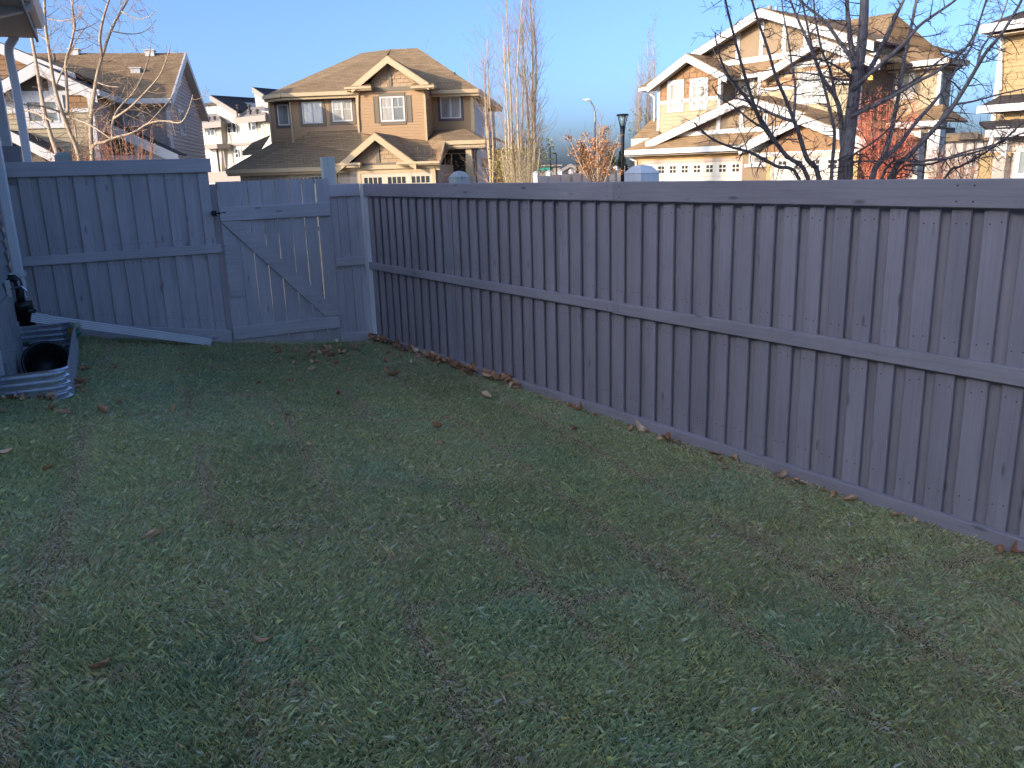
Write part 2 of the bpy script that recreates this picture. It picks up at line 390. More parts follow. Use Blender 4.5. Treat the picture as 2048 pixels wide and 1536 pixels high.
# ---- grass blades (one mass)
def vnoise(x, y, seed):
    r = np.random.RandomState(seed); T = r.rand(64, 64).astype(np.float32)
    xi = np.floor(x).astype(int); yi = np.floor(y).astype(int); fx = x-xi; fy = y-yi
    fx = fx*fx*(3-2*fx); fy = fy*fy*(3-2*fy)
    a = T[xi%64, yi%64]; b = T[(xi+1)%64, yi%64]; c = T[xi%64, (yi+1)%64]; d = T[(xi+1)%64, (yi+1)%64]
    return (a*(1-fx)+b*fx)*(1-fy) + (c*(1-fx)+d*fx)*fy
def fbm(x, y, seed, o=3):
    s = 0; a = .5
    for k in range(o): s = s + a*vnoise(x*2**k+k*17.3, y*2**k+k*9.1, seed+k); a *= .5
    return s/(1-.5**o)
def grass():
    R = np.random.RandomState(11)
    N = 1450000
    u = R.uniform(.3, 9.4, N); v = R.uniform(0.0, 4.9, N)
    vf = 3.496 + (9.372-u)*.16177
    # density falls with distance only through the size of the lawn; keep a margin from walls and kickboards
    ok = (v < vf-.012) & (u < 9.19+.0457*v) & (v > .03)
    ok &= ~((v < WELL[1]+.02) & (u > WELL[2]-.02) & (u < WELL[3]+.02))
    u = u[ok]; v = v[ok]; vf = vf[ok]
    # sod strips along u, 0.61 m wide, staggered ends
    w = v - .045*(u-4.0) + .03*(fbm(u*1.3, v*1.3, 91)-.5)
    seam0 = .49; pitch = .62
    k = np.floor((w-seam0)/pitch).astype(int); fr = (w-seam0)/pitch - k
    ds = np.minimum(fr, 1-fr)*pitch                       # distance to long seam
    ko = (k*0.61 + .23*(k%3)) % 1.5
    e = (u+ko)/1.5; ke = np.floor(e).astype(int); de = np.minimum(e-ke, 1-(e-ke))*1.5
    tile = (k*31 + ke*17 + 5) % 64
    TR = np.random.RandomState(5).rand(64, 3)
    gate = fbm(u*1.1+3, v*3.0, 7)                          # seams show only in places
    gate2 = fbm(u*1.6+9, v*2.0, 17)
    seam = np.exp(-(ds/.022)**2)*np.clip((gate-.40)*5, 0, 1) + .95*np.exp(-(de/.02)**2)*np.clip((gate2-.44)*5, 0, 1)
    seamw = np.exp(-(ds/.07)**2)*np.clip((gate-.38)*4, 0, 1) + np.exp(-(de/.06)**2)*np.clip((gate2-.44)*4, 0, 1)
    patch = fbm(u*1.1, v*1.1, 21, 4); fine = fbm(u*7, v*7, 31, 3); blue = fbm(u*1.9+4, v*1.9, 41, 3)
    spot = np.clip((fbm(u*4.2+2, v*4.2, 61, 2)-.73)*9, 0, 1)
    edge = np.exp(-((vf-v)/.16)**2)*.30
    straw_p = np.clip(.06 + .36*np.clip(patch-.38, 0, 1)*2 + .26*np.clip(fine-.45,0,1)*2 + .75*seam + .36*seamw + edge + .40*spot + .10*(TR[tile,0]-.5), 0, .85)
    bare = np.clip(.5*seam*np.clip(fine*2.2-.55, 0, 1) + .35*spot*(fine > .5), 0, .85)
    keep = R.rand(len(u)) > bare
    u, v, k, tile, straw_p, patch, fine, blue, seamw, spot = [q[keep] for q in (u, v, k, tile, straw_p, patch, fine, blue, seamw, spot)]
    n = len(u)
    is_straw = R.rand(n) < straw_p
    vff = 3.496 + (9.372-u)*.16177
    z = .5*np.clip(1-v/vff, 0, 1)**1.5
    P = np.outer(u, np.array(UH)) + np.outer(v-CAMV, np.array(VH)); P[:,2] = z
    h = R.uniform(.014, .034, n)*(.85+.35*fine)*(1-.4*np.clip(seamw,0,1))
    h = np.where(R.rand(n) < .03, h*1.6, h)
    az = R.uniform(0, 2*np.pi, n) ; lean = R.uniform(.4, 1.45, n); lean = np.where(is_straw, lean+.25, lean)
    # locally combed direction
    comb = 2*np.pi*fbm(u*2.3, v*2.3, 51, 2)*2
    pick = R.rand(n) < .45; az = np.where(pick, comb + R.normal(0, .6, n), az)
    d = np.stack([np.cos(az), np.sin(az), np.zeros(n)], 1)
    side = np.stack([-np.sin(az+R.normal(0,.6,n)), np.cos(az), np.zeros(n)], 1)
    wd = R.uniform(.00055, .0012, n)[:,None]
    up = np.array([0,0,1.0])
    hh = h[:,None]
    lc = np.cos(lean*.55)[:,None]; ls = np.sin(lean*.55)[:,None]
    mid = P + hh*.6*(up*lc + d*ls)
    l2c = np.cos(np.minimum(lean*1.25,1.5))[:,None]; l2s = np.sin(np.minimum(lean*1.25,1.5))[:,None]
    tip = mid + hh*.65*(up*l2c + d*l2s)
    bl = P - side*wd - up*.004; br = P + side*wd - up*.004; ml = mid + side*wd*.6
    V = np.stack([bl, br, tip, ml], 1).reshape(-1, 3).astype(np.float32)
    # colours
    c0 = np.array([.35,.41,.20]); c1 = np.array([.54,.58,.31]); c2 = np.array([.35,.48,.30])
    t = R.rand(n)[:,None]; C = c0*(1-t) + c1*t
    bl_w = np.clip((blue-.45)*3, 0, 1)[:,None]; C = C*(1-bl_w*.7) + c2*bl_w*.7
    C = C*(.88+.24*TR[tile,1])[:,None]*(.92+.16*patch)[:,None]*1.1
    s0 = np.array([.62,.48,.29]); s1 = np.array([.78,.64,.44]); s2 = np.array([.45,.33,.16])
    t2 = R.rand(n)[:,None]; S = np.where(t2 < .35, s2 + (s0-s2)*t2/.35, s0*(1-t2) + s1*t2)
    yg = (R.rand(n) < .22)[:,None]; C = np.where(yg, C*np.array([1.45,1.2,.9]), C)
    C = np.where(is_straw[:,None], S, C)*np.exp(R.normal(0.06, .30, n))[:,None]; C = np.clip(C, 0, .85)
    C4 = np.ones((n,4,4), np.float32); C4[:,:,:3] = C[:,None,:]
    C4[:,2,:3] = C4[:,2,:3]*.85 + .15*np.array([.20,.17,.10])     # dry tips
    me = bpy.data.meshes.new('lawn_grass'); me.vertices.add(n*4); me.vertices.foreach_set('co', V.ravel())
    me.loops.add(n*4); me.loops.foreach_set('vertex_index', np.arange(n*4, dtype=np.int32))
    me.polygons.add(n); me.polygons.foreach_set('loop_start', np.arange(0, n*4, 4, dtype=np.int32))
    me.polygons.foreach_set('loop_total', np.full(n, 4, np.int32))
    at = me.color_attributes.new('Col', 'FLOAT_COLOR', 'POINT'); at.data.foreach_set('color', C4.ravel())
    me.update(); me.materials.append(M['grass'])
    o = bpy.data.objects.new('lawn_grass', me); COL.objects.link(o)
    tag(o, 'short fading autumn grass with straw coloured sod seams', 'grass', kind='stuff')
grass()

# ------------------------------------------------------------------ right hand fence
def plank_mesh(name, w, h, t, mat, ch=.003):
    # a board standing on z=0, centred on x, front face at y=0, arrises eased
    mb = MB(); a = w/2
    prof = [(-a+ch,0),(a-ch,0),(a,ch),(a,t-ch),(a-ch,t),(-a+ch,t),(-a,t-ch),(-a,ch)]
    k = 8
    mb.add([(x,y,0) for x,y in prof]+[(x,y,h) for x,y in prof], [tuple(range(k))[::-1], tuple(range(k,2*k))]+[(i,(i+1)%k,(i+1)%k+k,i+k) for i in range(k)])
    me = bpy.data.meshes.new(name); me.from_pydata(mb.v, [], mb.f); me.update(); me.materials.append(mat)
    return me
def place(me, name, parent, loc, rot=(0,0,0), scale=(1,1,1)):
    o = bpy.data.objects.new(name, me); COL.objects.link(o); o.parent = parent; o.location = loc; o.rotation_euler = rot; o.scale = scale
    return o
def rail(parent, name, p, q, z0, z1, y0, y1, mat, slope=0.0):
    # rail between local x=p and x=q, with eased front arrises
    ch = .005; mb = MB(); k = 6
    prof = [(y1,0),(y0+ch,0),(y0,ch),(y0,z1-z0-ch),(y0+ch,z1-z0),(y1,z1-z0)]
    vs = [(0,y,z) for y,z in prof] + [(q-p,y,z+slope*(q-p)) for y,z in prof]
    mb.add(vs, [tuple(range(k)), tuple(range(k,2*k))[::-1]] + [(i,i+k,(i+1)%k+k,(i+1)%k) for i in range(k)])
    o = mb.build(name, mat, parent); o.location = (p,0,z0); return o
def nail_dots(parent, pts, y, r=.0042):
    mb = MB()
    for x, z in pts:
        b = [(x+r*math.cos(t*math.pi/3), y, z+r*math.sin(t*math.pi/3)) for t in range(6)]
        mb.add(b + [(x, y-.0012, z)], [(i,(i+1)%6,6) for i in range(6)])
    o = mb.build('nail_heads', M['nail'], parent); tag(o, kind='stuff'); return o

RFE = thing('board_fence', 'long grey painted board fence along the right side of the lawn', 'fence', CORNER, R_RZ, 'grey wooden fences')
FLEN = 10.4
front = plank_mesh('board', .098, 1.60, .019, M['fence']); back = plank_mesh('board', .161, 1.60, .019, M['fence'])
r2 = random.Random(3); dots = []
kk = 0
x = .075
while x < FLEN:
    wj = r2.uniform(.93, 1.08)
    place(front, 'board', RFE, (x+.047, .036+r2.uniform(-.003,.002), .06), (0, r2.uniform(-.004,.004), r2.uniform(-.02,.02)), (wj,1,1))
    place(back, 'board', RFE, (x+.047+.0825, .067+r2.uniform(-.0015,.003), .06), (0,0,r2.uniform(-.02,.02)), (1,1,1))
    for zz in (.20, .76, 1.0, 1.58):
        for sx in (.022, .074): dots.append((x+sx, zz+r2.uniform(-.012,.012)))
    x += .165 + r2.uniform(-.004,.004); kk += 1
place(front, 'board', RFE, (1.86, .034, .06), (0,0,0), (.55,1,1))
nail_dots(RFE, dots, .0335)
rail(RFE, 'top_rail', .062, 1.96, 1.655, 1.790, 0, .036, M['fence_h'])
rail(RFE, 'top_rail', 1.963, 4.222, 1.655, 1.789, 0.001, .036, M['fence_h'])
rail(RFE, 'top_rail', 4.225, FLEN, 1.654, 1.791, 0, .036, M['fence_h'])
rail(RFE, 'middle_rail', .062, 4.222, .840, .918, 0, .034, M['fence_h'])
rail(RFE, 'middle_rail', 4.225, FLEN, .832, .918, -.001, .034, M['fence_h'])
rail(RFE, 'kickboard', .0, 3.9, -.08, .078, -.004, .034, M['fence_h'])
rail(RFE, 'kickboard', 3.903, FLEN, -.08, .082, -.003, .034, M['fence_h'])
nail_dots(RFE, [(a+b, zz) for a in (.12,1.9,2.02,4.16,4.29,6.7,6.78) for b in (0,) for zz in (1.685,1.76)] + [(a, zz) for a in (4.17,4.28,.12,1.9) for zz in (.857,.90)], -.0012, .005)
for xx, w in ((1.86,.145),(4.335,.175),(6.78,.13),(9.2,.13)):
    zt = 1.90 if xx < 3 else 1.905 if xx < 5 else 1.76
    mb = MB(); a = w/2; b0 = .088; b1 = .088+w
    mb.box(xx-a, xx+a, b0, b1, -.1, zt-.06)
    m = [(xx-a,b0,zt-.06),(xx+a,b0,zt-.06),(xx+a,b1,zt-.06),(xx-a,b1,zt-.06)]
    i_ = a*.45; n_ = [(xx-a+i_,b0+i_,zt-.012),(xx+a-i_,b0+i_,zt-.012),(xx+a-i_,b1-i_,zt-.012),(xx-a+i_,b1-i_,zt-.012)]
    mb.add([(p[0]+(p[0]-xx)*.06, p[1]+(p[1]-(b0+b1)/2)*.06, p[2]+.0005) for p in m]+n_+[(xx,(b0+b1)/2,zt)], [(0,1,5,4),(1,2,6,5),(2,3,7,6),(3,0,4,7),(4,5,8),(5,6,8),(6,7,8),(7,4,8)])
    mb.build('post', M['pale_post'] if xx > 3 else M['raw_post'], RFE)
mb = MB(); mb.box(-.012, .058, -.008, .10, .06, 1.792)
mb.build('corner_post', M['pale_post'], RFE)
# a little white overspray on the rail ends
# ------------------------------------------------------------------ left fence panel
LFE = thing('board_fence', 'tall grey board fence panel between the gate and the house', 'fence', CORNER, L_RZ, 'grey wooden fences')
SL = -3.44
ltop, lrb = 2.100, 1.962
def bb_top(s): return .297 - .164*(s+1.56)
dots = []
edges = [LP(px, 351, .036)[0] for px in (34,74,111,144,188,224,259,295,329,363,395)]
for i, s0 in enumerate(edges):
    wdt = .098 if i < 10 else .108
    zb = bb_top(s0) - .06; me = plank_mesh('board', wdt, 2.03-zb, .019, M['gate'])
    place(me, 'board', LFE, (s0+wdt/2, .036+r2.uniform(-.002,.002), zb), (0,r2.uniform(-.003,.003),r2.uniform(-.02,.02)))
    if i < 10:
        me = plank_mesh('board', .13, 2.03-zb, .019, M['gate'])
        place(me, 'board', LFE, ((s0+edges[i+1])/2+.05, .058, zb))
    for zz in (zb+.15, 1.09, 1.28, 1.90):
        for sx in (.02, .075): dots.append((s0+sx, zz))
zb = bb_top(SL)-.06; me = plank_mesh('board', .14, 2.03-zb, .019, M['gate']); place(me, 'board', LFE, (SL+.06, .064, zb))
nail_dots(LFE, dots, .0335)
rail(LFE, 'top_rail', SL, -1.585, lrb, ltop, 0, .036, M['gate_h'])
rail(LFE, 'middle_rail', SL, -1.572, 1.135, 1.226, 0, .034, M['gate_h'])
rail(LFE, 'kickboard', SL, -1.575, bb_top(SL)-.17, bb_top(SL), -.002, .034, M['gate_h'], -.164)
mb = MB(); mb.box(-1.69,-1.535,.080,.176,-.1,1.84); mb.build('post', M['gate'], LFE)
def domed_post(par, px, py, w, depth_y, mat):
    s, zt = LP(px, py, depth_y); mb = MB(); a = w/2
    mb.box(s-a, s+a, depth_y, depth_y+w, -.05, zt-.03)
    mb.add([(s-a,depth_y,zt-.03),(s+a,depth_y,zt-.03),(s+a,depth_y+w,zt-.03),(s-a,depth_y+w,zt-.03),(s-a*.5,depth_y+a*.5,zt),(s+a*.5,depth_y+a*.5,zt),(s+a*.5,depth_y+w-a*.5,zt),(s-a*.5,depth_y+w-a*.5,zt)],
           [(0,1,5,4),(1,2,6,5),(2,3,7,6),(3,0,4,7),(4,5,6,7)])
    return mb.build('post', mat, par)
domed_post(LFE, 125, 304, .15, .09, M['raw_post'])
s1, z1 = LP(16, 292, .05); mb = MB(); mb.box(s1-.10, s1+.09, .05, .19, 1.9, z1); mb.build('post', M['fence'], LFE)

# ------------------------------------------------------------------ gate
GT = thing('garden_gate', 'grey plank gate with diagonal brace and black latch', 'gate', CORNER, L_RZ)
gx0, gx1 = -1.562, -.372
pxe = [(430,364),(465,362),(492.5,361),(519,360),(546,359),(575,358),(602,358),(628,357)]
ge = [gx0, LP(466,361)[0], LP(493,360)[0], LP(520,359)[0], LP(547,358.5)[0], LP(576,358)[0], LP(602,357.5)[0], LP(629,357)[0], gx1]
gapw = [0, .004, .006, .0115, .0125, .009, .0135, .0165]
def g_bot(s): return .155 + (s-gx0)*(.035-.155)/(gx1-gx0)
for i in range(8):
    a = ge[i] + gapw[i]/2; b = ge[i+1] - (gapw[i+1]/2 if i < 7 else 0)
    zb = g_bot((a+b)/2)+.025; me = plank_mesh('board', b-a, 1.864-zb-r2.uniform(0,.004), .019, M['gate'], .002)
    place(me, 'board', GT, ((a+b)/2, .0, zb), (0, r2.uniform(-.002,.002), 0))
def gate_board(name, pts, y0, y1):
    mb = MB(); mb.mprism(lambda a, z, n: (a, -n, z), [LP(*p) for p in pts], -y1, -y0)
    return mb.build(name, M['gate_h'], GT)
s_l, z_a = LP(438,415); _, z_b = LP(438,443)
rail(GT, 'rail', gx0+.004, gx1-.012, z_b, z_a, -.034, -.001, M['gate_h'])
z_c = LP(467.5,653.4)[1]; z_d = LP(469,679)[1]
rail(GT, 'rail', gx0+.004, gx1-.006, z_d, z_c, -.034, -.001, M['gate_h'])
gate_board('brace', [(441,443.5),(478,441.5),(683,628.5),(650,632)], -.033, -.001)
gate_board('board', [(442,446),(471,476),(487,591),(460,594)], -.020, -.001)
# latch
s0, z0 = LP(430,427); mb = MB()
mb.box(s0-.024, s0+.012, -.012, .030, z0-.028, z0+.028)
lt = mb.build('latch', M['black_metal'], GT)
mb = MB(); mb.tube([(s0-.04,-.025,z0),(s0+.10,-.030,z0+.006)], .007, 8); mb.box(s0-.042,s0-.022,-.036,-.012,z0-.016,z0+.022); mb.box(s0+.03,s0+.045,-.05,-.02,z0-.008,z0+.014); mb.build('latch_bar', M['black_metal'], lt)
s0, z0 = LP(657,456); 
# ------------------------------------------------------------------ narrow panel right of the gate
NFE = thing('board_fence', 'narrow grey fence panel squeezed between gate and white corner post', 'fence', CORNER, L_RZ, 'grey wooden fences')
for a, b, yy in ((-.350,-.262,.064),(-.268,-.165,.036),(-.160,-.060,.036),(-.185,-.15,.064),(-.075,.02,.064)):
    me = plank_mesh('board', b-a, 1.70, .019, M['gate']); place(me, 'board', NFE, ((a+b)/2, yy, .02))
rail(NFE, 'top_rail', -.358, -.016, 1.662, 1.798, 0, .036, M['gate_h'])
rail(NFE, 'middle_rail', -.340, -.016, .888, .985, 0, .034, M['gate_h'])
rail(NFE, 'kickboard', -.352, -.016, -.06, .125, -.002, .034, M['gate_h'], -.08)
s0, zt = LP(658, 314, .10); mb = MB(); mb.box(s0-.075, s0+.062, .10, .20, -.05, zt); mb.build('post', M['raw_post'], NFE)

# ------------------------------------------------------------------ own house (left)
OH = thing('house', 'own house whose wall, eave and white downspout edge the left of the lawn', 'house', uvz(0,0,0), H_RZ)
def clip_z(poly, z0, z1):
    def cl(P, f, val, sgn):
        out = []
        for i in range(len(P)):
            a, b = P[i], P[(i+1) % len(P)]; ia = sgn*(a[1]-val) >= 0; ib = sgn*(b[1]-val) >= 0
            if ia: out.append(a)
            if ia != ib:
                t = (val-a[1])/(b[1]-a[1]); out.append((a[0]+t*(b[0]-a[0]), val))
        return out
    P = cl(poly, None, z0, 1)
    return cl(P, None, z1, -1) if P else P
def siding(parent, m, poly, mat, course=.115, name='siding', proud=.024):
    zs = [p[1] for p in poly]; z = min(zs); top = max(zs); mb = MB()
    while z < top-1e-4:
        z1 = min(z+course, top); P = clip_z(poly, z, z1)
        if len(P) >= 3:
            off = lambda zz: .003 + proud*(1-(zz-z)/course)
            mb.add([m(a, zz, off(zz)) for a, zz in P], [tuple(range(len(P)))])
            lo = [p for p in P if abs(p[1]-z) < 1e-5]
            if len(lo) >= 2:
                a0 = min(p[0] for p in lo); a1 = max(p[0] for p in lo)
                mb.add([m(a0,z,.003+proud), m(a1,z,.003+proud), m(a1,z,0), m(a0,z,0)], [(0,1,2,3)])
        z = z1
    return mb.build(name, mat, parent)
def Mfront(y): return lambda a, z, n: (a, y-n, z)
def Mright(x): return lambda a, z, n: (x+n, a, z)
def Mleft(x): return lambda a, z, n: (x-n, a, z)
mb = MB(); mb.box(-9.4, -.03, 5.6, 10.5, .9, 3.45); mb.mprism(lambda a,z,n:(a,10.4+n,z), [(-9.3,3.4),(-.05,3.4),(-4.7,6.6)], 0, .08); mb.mprism(lambda a,z,n:(a,5.62+n,z), [(-9.3,3.4),(-.05,3.4),(-4.7,6.6)], 0, .08); mb.build('wall', M['own_siding'], OH)
siding(OH, Mright(-.03), [(5.6,.98),(10.42,.98),(10.42,3.42),(5.6,3.42)], M['own_siding'], .11)
mb = MB(); mb.box(-9.4, .012, 5.6, 10.5, -.2, .975); mb.build('foundation', M['concrete'], OH)
mb = MB(); mb.box(-.05, .085, 10.36, 10.52, .3, 3.42); mb.build('corner_board', M['white'], OH)
# low wing roof with boxed eave
ye = 10.72
so_ = MB(); so_.box(-.3, .455, 5.32, ye, 3.40, 3.42); so_.build('soffit', M['own_soffit'], OH)
mb = MB(); mb.slab([(.52,5.3,3.60),(.52,ye+.06,3.60),(-4.7,ye+.06,7.0),(-4.7,5.3,7.0)], .05); mb.slab([(-9.9,5.3,3.60),(-4.7,5.3,7.0),(-4.7,ye+.06,7.0),(-9.9,ye+.06,3.60)], .05)
mb.build('roof', M['roof_dark'], OH)
mb = MB(); mb.box(.456, .478, 5.32, ye, 3.36, 3.56); mb.mprism(lambda a,z,n:(a,ye+n,z), [(.478,3.38),(.478,3.52),(-4.7,6.9),(-4.7,6.7)], 0, .022); mb.build('fascia', M['greybrown'], OH)
gu = MB(); gu.mprism(lambda a,z,n:(a,n,z), [(.480,3.44),(.545,3.44),(.585,3.50),(.585,3.55),(.572,3.55),(.572,3.51),(.54,3.455),(.480,3.455)], 5.4, 10.35); gu.build('gutter', M['white_metal'], OH)
def rect_pipe(parent, name, pts, a, b, mat, ribs=False):
    # square section pipe along pts with sides a (x) and b
    mb = MB(); k = 12; prof = []
    for i in range(4):
        c = ((1,1),(-1,1),(-1,-1),(1,-1))[i]; r = .012
        cx = c[0]*(a/2-r); cy = c[1]*(b/2-r); t0 = i*math.pi/2
        for j in range(3): prof.append((cx+r*math.cos(t0+j*math.pi/4), cy+r*math.sin(t0+j*math.pi/4)))
    pts = [Vector(p) for p in pts]; n = len(pts)
    for i, p in enumerate(pts):
        d = (pts[min(i+1,n-1)]-pts[max(i-1,0)]).normalized(); s = d.cross(Vector((0,1,0))); s = s.normalized() if s.length > .2 else Vector((1,0,0)); t = s.cross(d)
        mb.v += [tuple(p + s*x + t*y) for x, y in prof]
    for i in range(n-1): mb.f += [(i*k+j, i*k+(j+1)%k, (i+1)*k+(j+1)%k, (i+1)*k+j) for j in range(k)]
    mb.f += [tuple(range(k))[::-1], tuple((n-1)*k+j for j in range(k))]
    return mb.build(name, mat, parent)
SHADE_HOUSE = thing('house', 'added unseen two storey house behind the viewer, placed to shade the lawn', 'house', uvz(-5,-16,-.06), H_RZ)  # added house out of view, put here to cast shade over the yard
mb = MB(); mb.box(-5,5,-11,12,0,6.2); mb.mprism(lambda a,z,n:(a,11.9+n,z), [(-5,6.2),(5,6.2),(0,9.7)], 0, .1); mb.mprism(lambda a,z,n:(a,-11+n,z), [(-5,6.2),(5,6.2),(0,9.7)], 0, .1); mb.build('wall', M['own_siding'], SHADE_HOUSE)
mb = MB(); mb.slab([(5.5,-11.4,6.0),(5.5,12.4,6.0),(0,12.4,10.0),(0,-11.4,10.0)], .12); mb.slab([(-5.5,-11.4,6.0),(0,-11.4,10.0),(0,12.4,10.0),(-5.5,12.4,6.0)], .12); mb.build('roof', M['roof_dark'], SHADE_HOUSE)
for yy in (-8,-3,2,7):
    for zz in (1.0,3.9):
        mb = MB(); mb.box(5.0,5.05,yy,yy+1.5,zz,zz+1.4); wn_ = mb.build('window', M['white'], SHADE_HOUSE); mb = MB(); mb.box(5.045,5.06,yy+.08,yy+1.42,zz+.08,zz+1.32); mb.build('pane', M['pane_dark'], wn_)
# far downspout at the corner, near downspout in the yard
UF = 10.75
pf = [PU(px, py, UF) for px, py in ((29,62),(29,74),(18,92),(18,108),(33,180),(57,330))]
pf.append(Vector((pf[-1].x+.005, UF, .3)))
rect_pipe(OH, 'downspout', pf, .085, .07, M['white_metal'])
UN = 8.98
pn = [PU(45,592,UN), PU(41,570,UN), PU(20,450,UN), PU(-4,316,UN)]
xd = sum(p.x for p in pn)/4
rect_pipe(OH, 'downspout', [(xd,UN,pn[0].z-.01),(xd,UN,1.5),(xd,UN,2.5),(xd,UN,3.2),(xd+.1,UN,3.33),(.52,UN,3.43)], .085, .10, M['white_metal'])
zc = PU(38,548,UN).z; mb = MB(); mb.box(-.02, xd+.058, UN-.062, UN-.045, zc-.02, zc+.02); mb.box(xd+.044, xd+.058, UN-.06, UN+.06, zc-.02, zc+.02); mb.build('pipe_strap', M['white_metal'], OH)
# hose tap on the wall
zt = PU(8,578,8.4).z; mb = MB(); mb.box(.0,.03,8.37,8.45,zt-.07,zt+.07); mb.build('tap_block', M['white'], OH)
mb = MB(); mb.tube([(.03,8.4,zt),(.12,8.4,zt+.01),(.15,8.4,zt-.03),(.155,8.4,zt-.07)], [.012,.014,.013,.011], 8); mb.tube([(.10,8.4,zt),(.10,8.4,zt+.05)], .006, 6); mb.tube([(.10,8.36,zt+.05),(.10,8.44,zt+.05)], .01, 6)
mb.build('hose_tap', simple('chrome_tap', (.55,.58,.62), .25, .1, metal=1.), OH)
mb = MB(); mb.box(.012,.05,7.05,7.98,.0,.62); mb.build('window_frame', M['concrete'], OH)
mb = MB(); mb.box(.013,.03,6.46,7.02,.1,.72); mb.build('basement_window', M['white'], OH)

# sump pipe
U8 = 8.74
SP = thing('sump_discharge_pipe', 'black plastic sump discharge pipe standing by the white downspout', 'pipe', uvz(0,0,0), H_RZ)
pw = [PU(46,604,U8), PU(51,668,U8)]; xw = (pw[0].x+pw[1].x)/2; zw0, zw1 = gz(U8, xw)-.05, PU(46,603,U8).z
mb = MB(); mb.tube([(xw,U8,zw0),(xw,U8,zw1-.07),(xw,U8,zw1-.068),(xw,U8,zw1),(xw,U8,zw1+.002)], [.083,.080,.088,.088,.05], 20); mb.build('riser', M['black'], SP, True)
pe = [PU(22,557,U8), PU(29,556,U8), PU(36,561,U8), PU(40,571,U8), PU(43,590,U8), PU(44,606,U8)]
mb = MB(); xo = xw-.005-pe[-1].x
mb.tube([(-.02,U8,pe[0].z)]+[(p.x+xo,U8,p.z) for p in pe], .034, 14); mb.build('elbow', M['black'], SP, True)
wy = [PU(50,618,U8), PU(58,622,U8), PU(68,628,U8)]
mb = MB(); mb.tube([(p.x,U8-.02,p.z) for p in wy], [.05,.046,.046], 14); mb.build('wye_branch', M['black'], SP, True)
# white extension spout lying to the lawn
end = hit(421, 693); eu, ev = to_uv(end); st = PU(64,634,U8-.02)
ES = thing('downspout_extension', 'long white ribbed downspout extension sloping down to the lawn', 'pipe', uvz(0,0,0), H_RZ)
def spout(p, q, a, b):
    p = Vector(p); q = Vector(q); d = (q-p).normalized(); s = d.cross(Vector((0,0,1))).normalized(); t = s.cross(d); mb = MB(); prof = []
    nr = 4
    def side(x0, y0, x1, y1, nx, ny):
        for j in range(nr*2+1):
            f = j/(nr*2+1); o = .005 if j % 2 else 0; prof.append((x0+(x1-x0)*f-nx*o, y0+(y1-y0)*f-ny*o))
    side(-a,-b,a,-b,0,-1); side(a,-b,a,b,1,0); side(a,b,-a,b,0,1); side(-a,b,-a,-b,-1,0)
    k = len(prof)
    for c in (p, p+d*.12, p+d*.121, q):
        e = 1.12 if c in (p,) else 1.0
        mb.v += [tuple(c + s*x + t*y) for x, y in prof]
    for i in range(3): mb.f += [(i*k+j, i*k+(j+1)%k, (i+1)*k+(j+1)%k, (i+1)*k+j) for j in range(k)]
    mb.f += [tuple(range(k))[::-1]]
    # dark open mouth set back a little
    return mb
spout((st.x-.01, st.y, st.z), (ev, eu, end.z+.050), .048, .036).build('spout', M['white_metal'], ES)
d_ = (Vector((ev,eu,end.z+.05))-st).normalized()
spout(st-d_*.015, st+d_*.13, .052, .040).build('collar', M['white_metal'], ES)

# ------------------------------------------------------------------ corrugated window well
WW = thing('window_well', 'corrugated galvanised steel window well against the house', 'window well', uvz(0,0,0), H_RZ)
def well():
    v1, u0, u1, r = WELL[1], WELL[2], WELL[3], .11
    path = [(0.012,u1)]
    path += [(v1-r+r*math.sin(t), u1-r+r*math.cos(t)) for t in np.linspace(0, math.pi/2, 7)]
    path += [(v1-r+r*math.cos(t), u0+r-r*math.sin(t)) for t in np.linspace(0, math.pi/2, 7)] + [(0.012,u0)]
    k = len(path); nz = 160; z0, z1 = -.15, .650; mb = MB()
    # refine straight runs
    nrm = []
    for i in range(k):
        a = Vector((*path[max(i-1,0)],0)); b = Vector((*path[min(i+1,k-1)],0)); d = (b-a).normalized(); nrm.append((-d.y, d.x))
    for iz in range(nz+1):
        z = z0+(z1-z0)*iz/nz; ph = (z1-z)/.05
        o = .017*(2/math.pi)*math.asin(.97*math.sin(2*math.pi*ph))
        for i in range(k): mb.v.append((path[i][0]-nrm[i][0]*-o, path[i][1]+nrm[i][1]*o, z))
    for iz in range(nz):
        for i in range(k-1): mb.f.append((iz*k+i, iz*k+i+1, (iz+1)*k+i+1, (iz+1)*k+i))
    o = mb.build('corrugated_wall', M['galv'], WW, False)
    md = o.modifiers.new('thick', 'SOLIDIFY'); md.thickness = .003; md.offset = 0
    mb = MB()
    for u in (u0+.0, u1-.0): mb.box(.012,.03,u-.03,u+.03,.0,.70)
    mb.build('mounting_flange', M['galv'], WW)
    mb = MB(); mb.box(.0,v1-.03,u0+.03,u1-.03,.0,.06); mb.build('gravel_bed', M['gravel'], WW)
well()
bk = thing('tub', 'round black plastic tub tipped over inside the window well', 'tub', uvz(7.75,.25,.36), H_RZ)
mb = MB(); n = 28
prof = [(0,-.10),(.155,-.10),(.175,.12),(.185,.125),(.185,.14),(.165,.14),(.145,-.08),(0,-.085)]
for rr, zz in prof: mb.v += [(rr*math.cos(2*math.pi*j/n), rr*math.sin(2*math.pi*j/n), zz) for j in range(n)]
for i in range(len(prof)-1): mb.f += [(i*n+j, i*n+(j+1)%n, (i+1)*n+(j+1)%n, (i+1)*n+j) for j in range(n)]
bo = mb.build('tub_body', M['black'], bk, True); bo.rotation_euler = (math.radians(62), 0, math.radians(8)); bo.location = (.0, 0, .06)
mb = MB(); mb.box(-.03,.2,-.62,-.25,-.3,.2); 
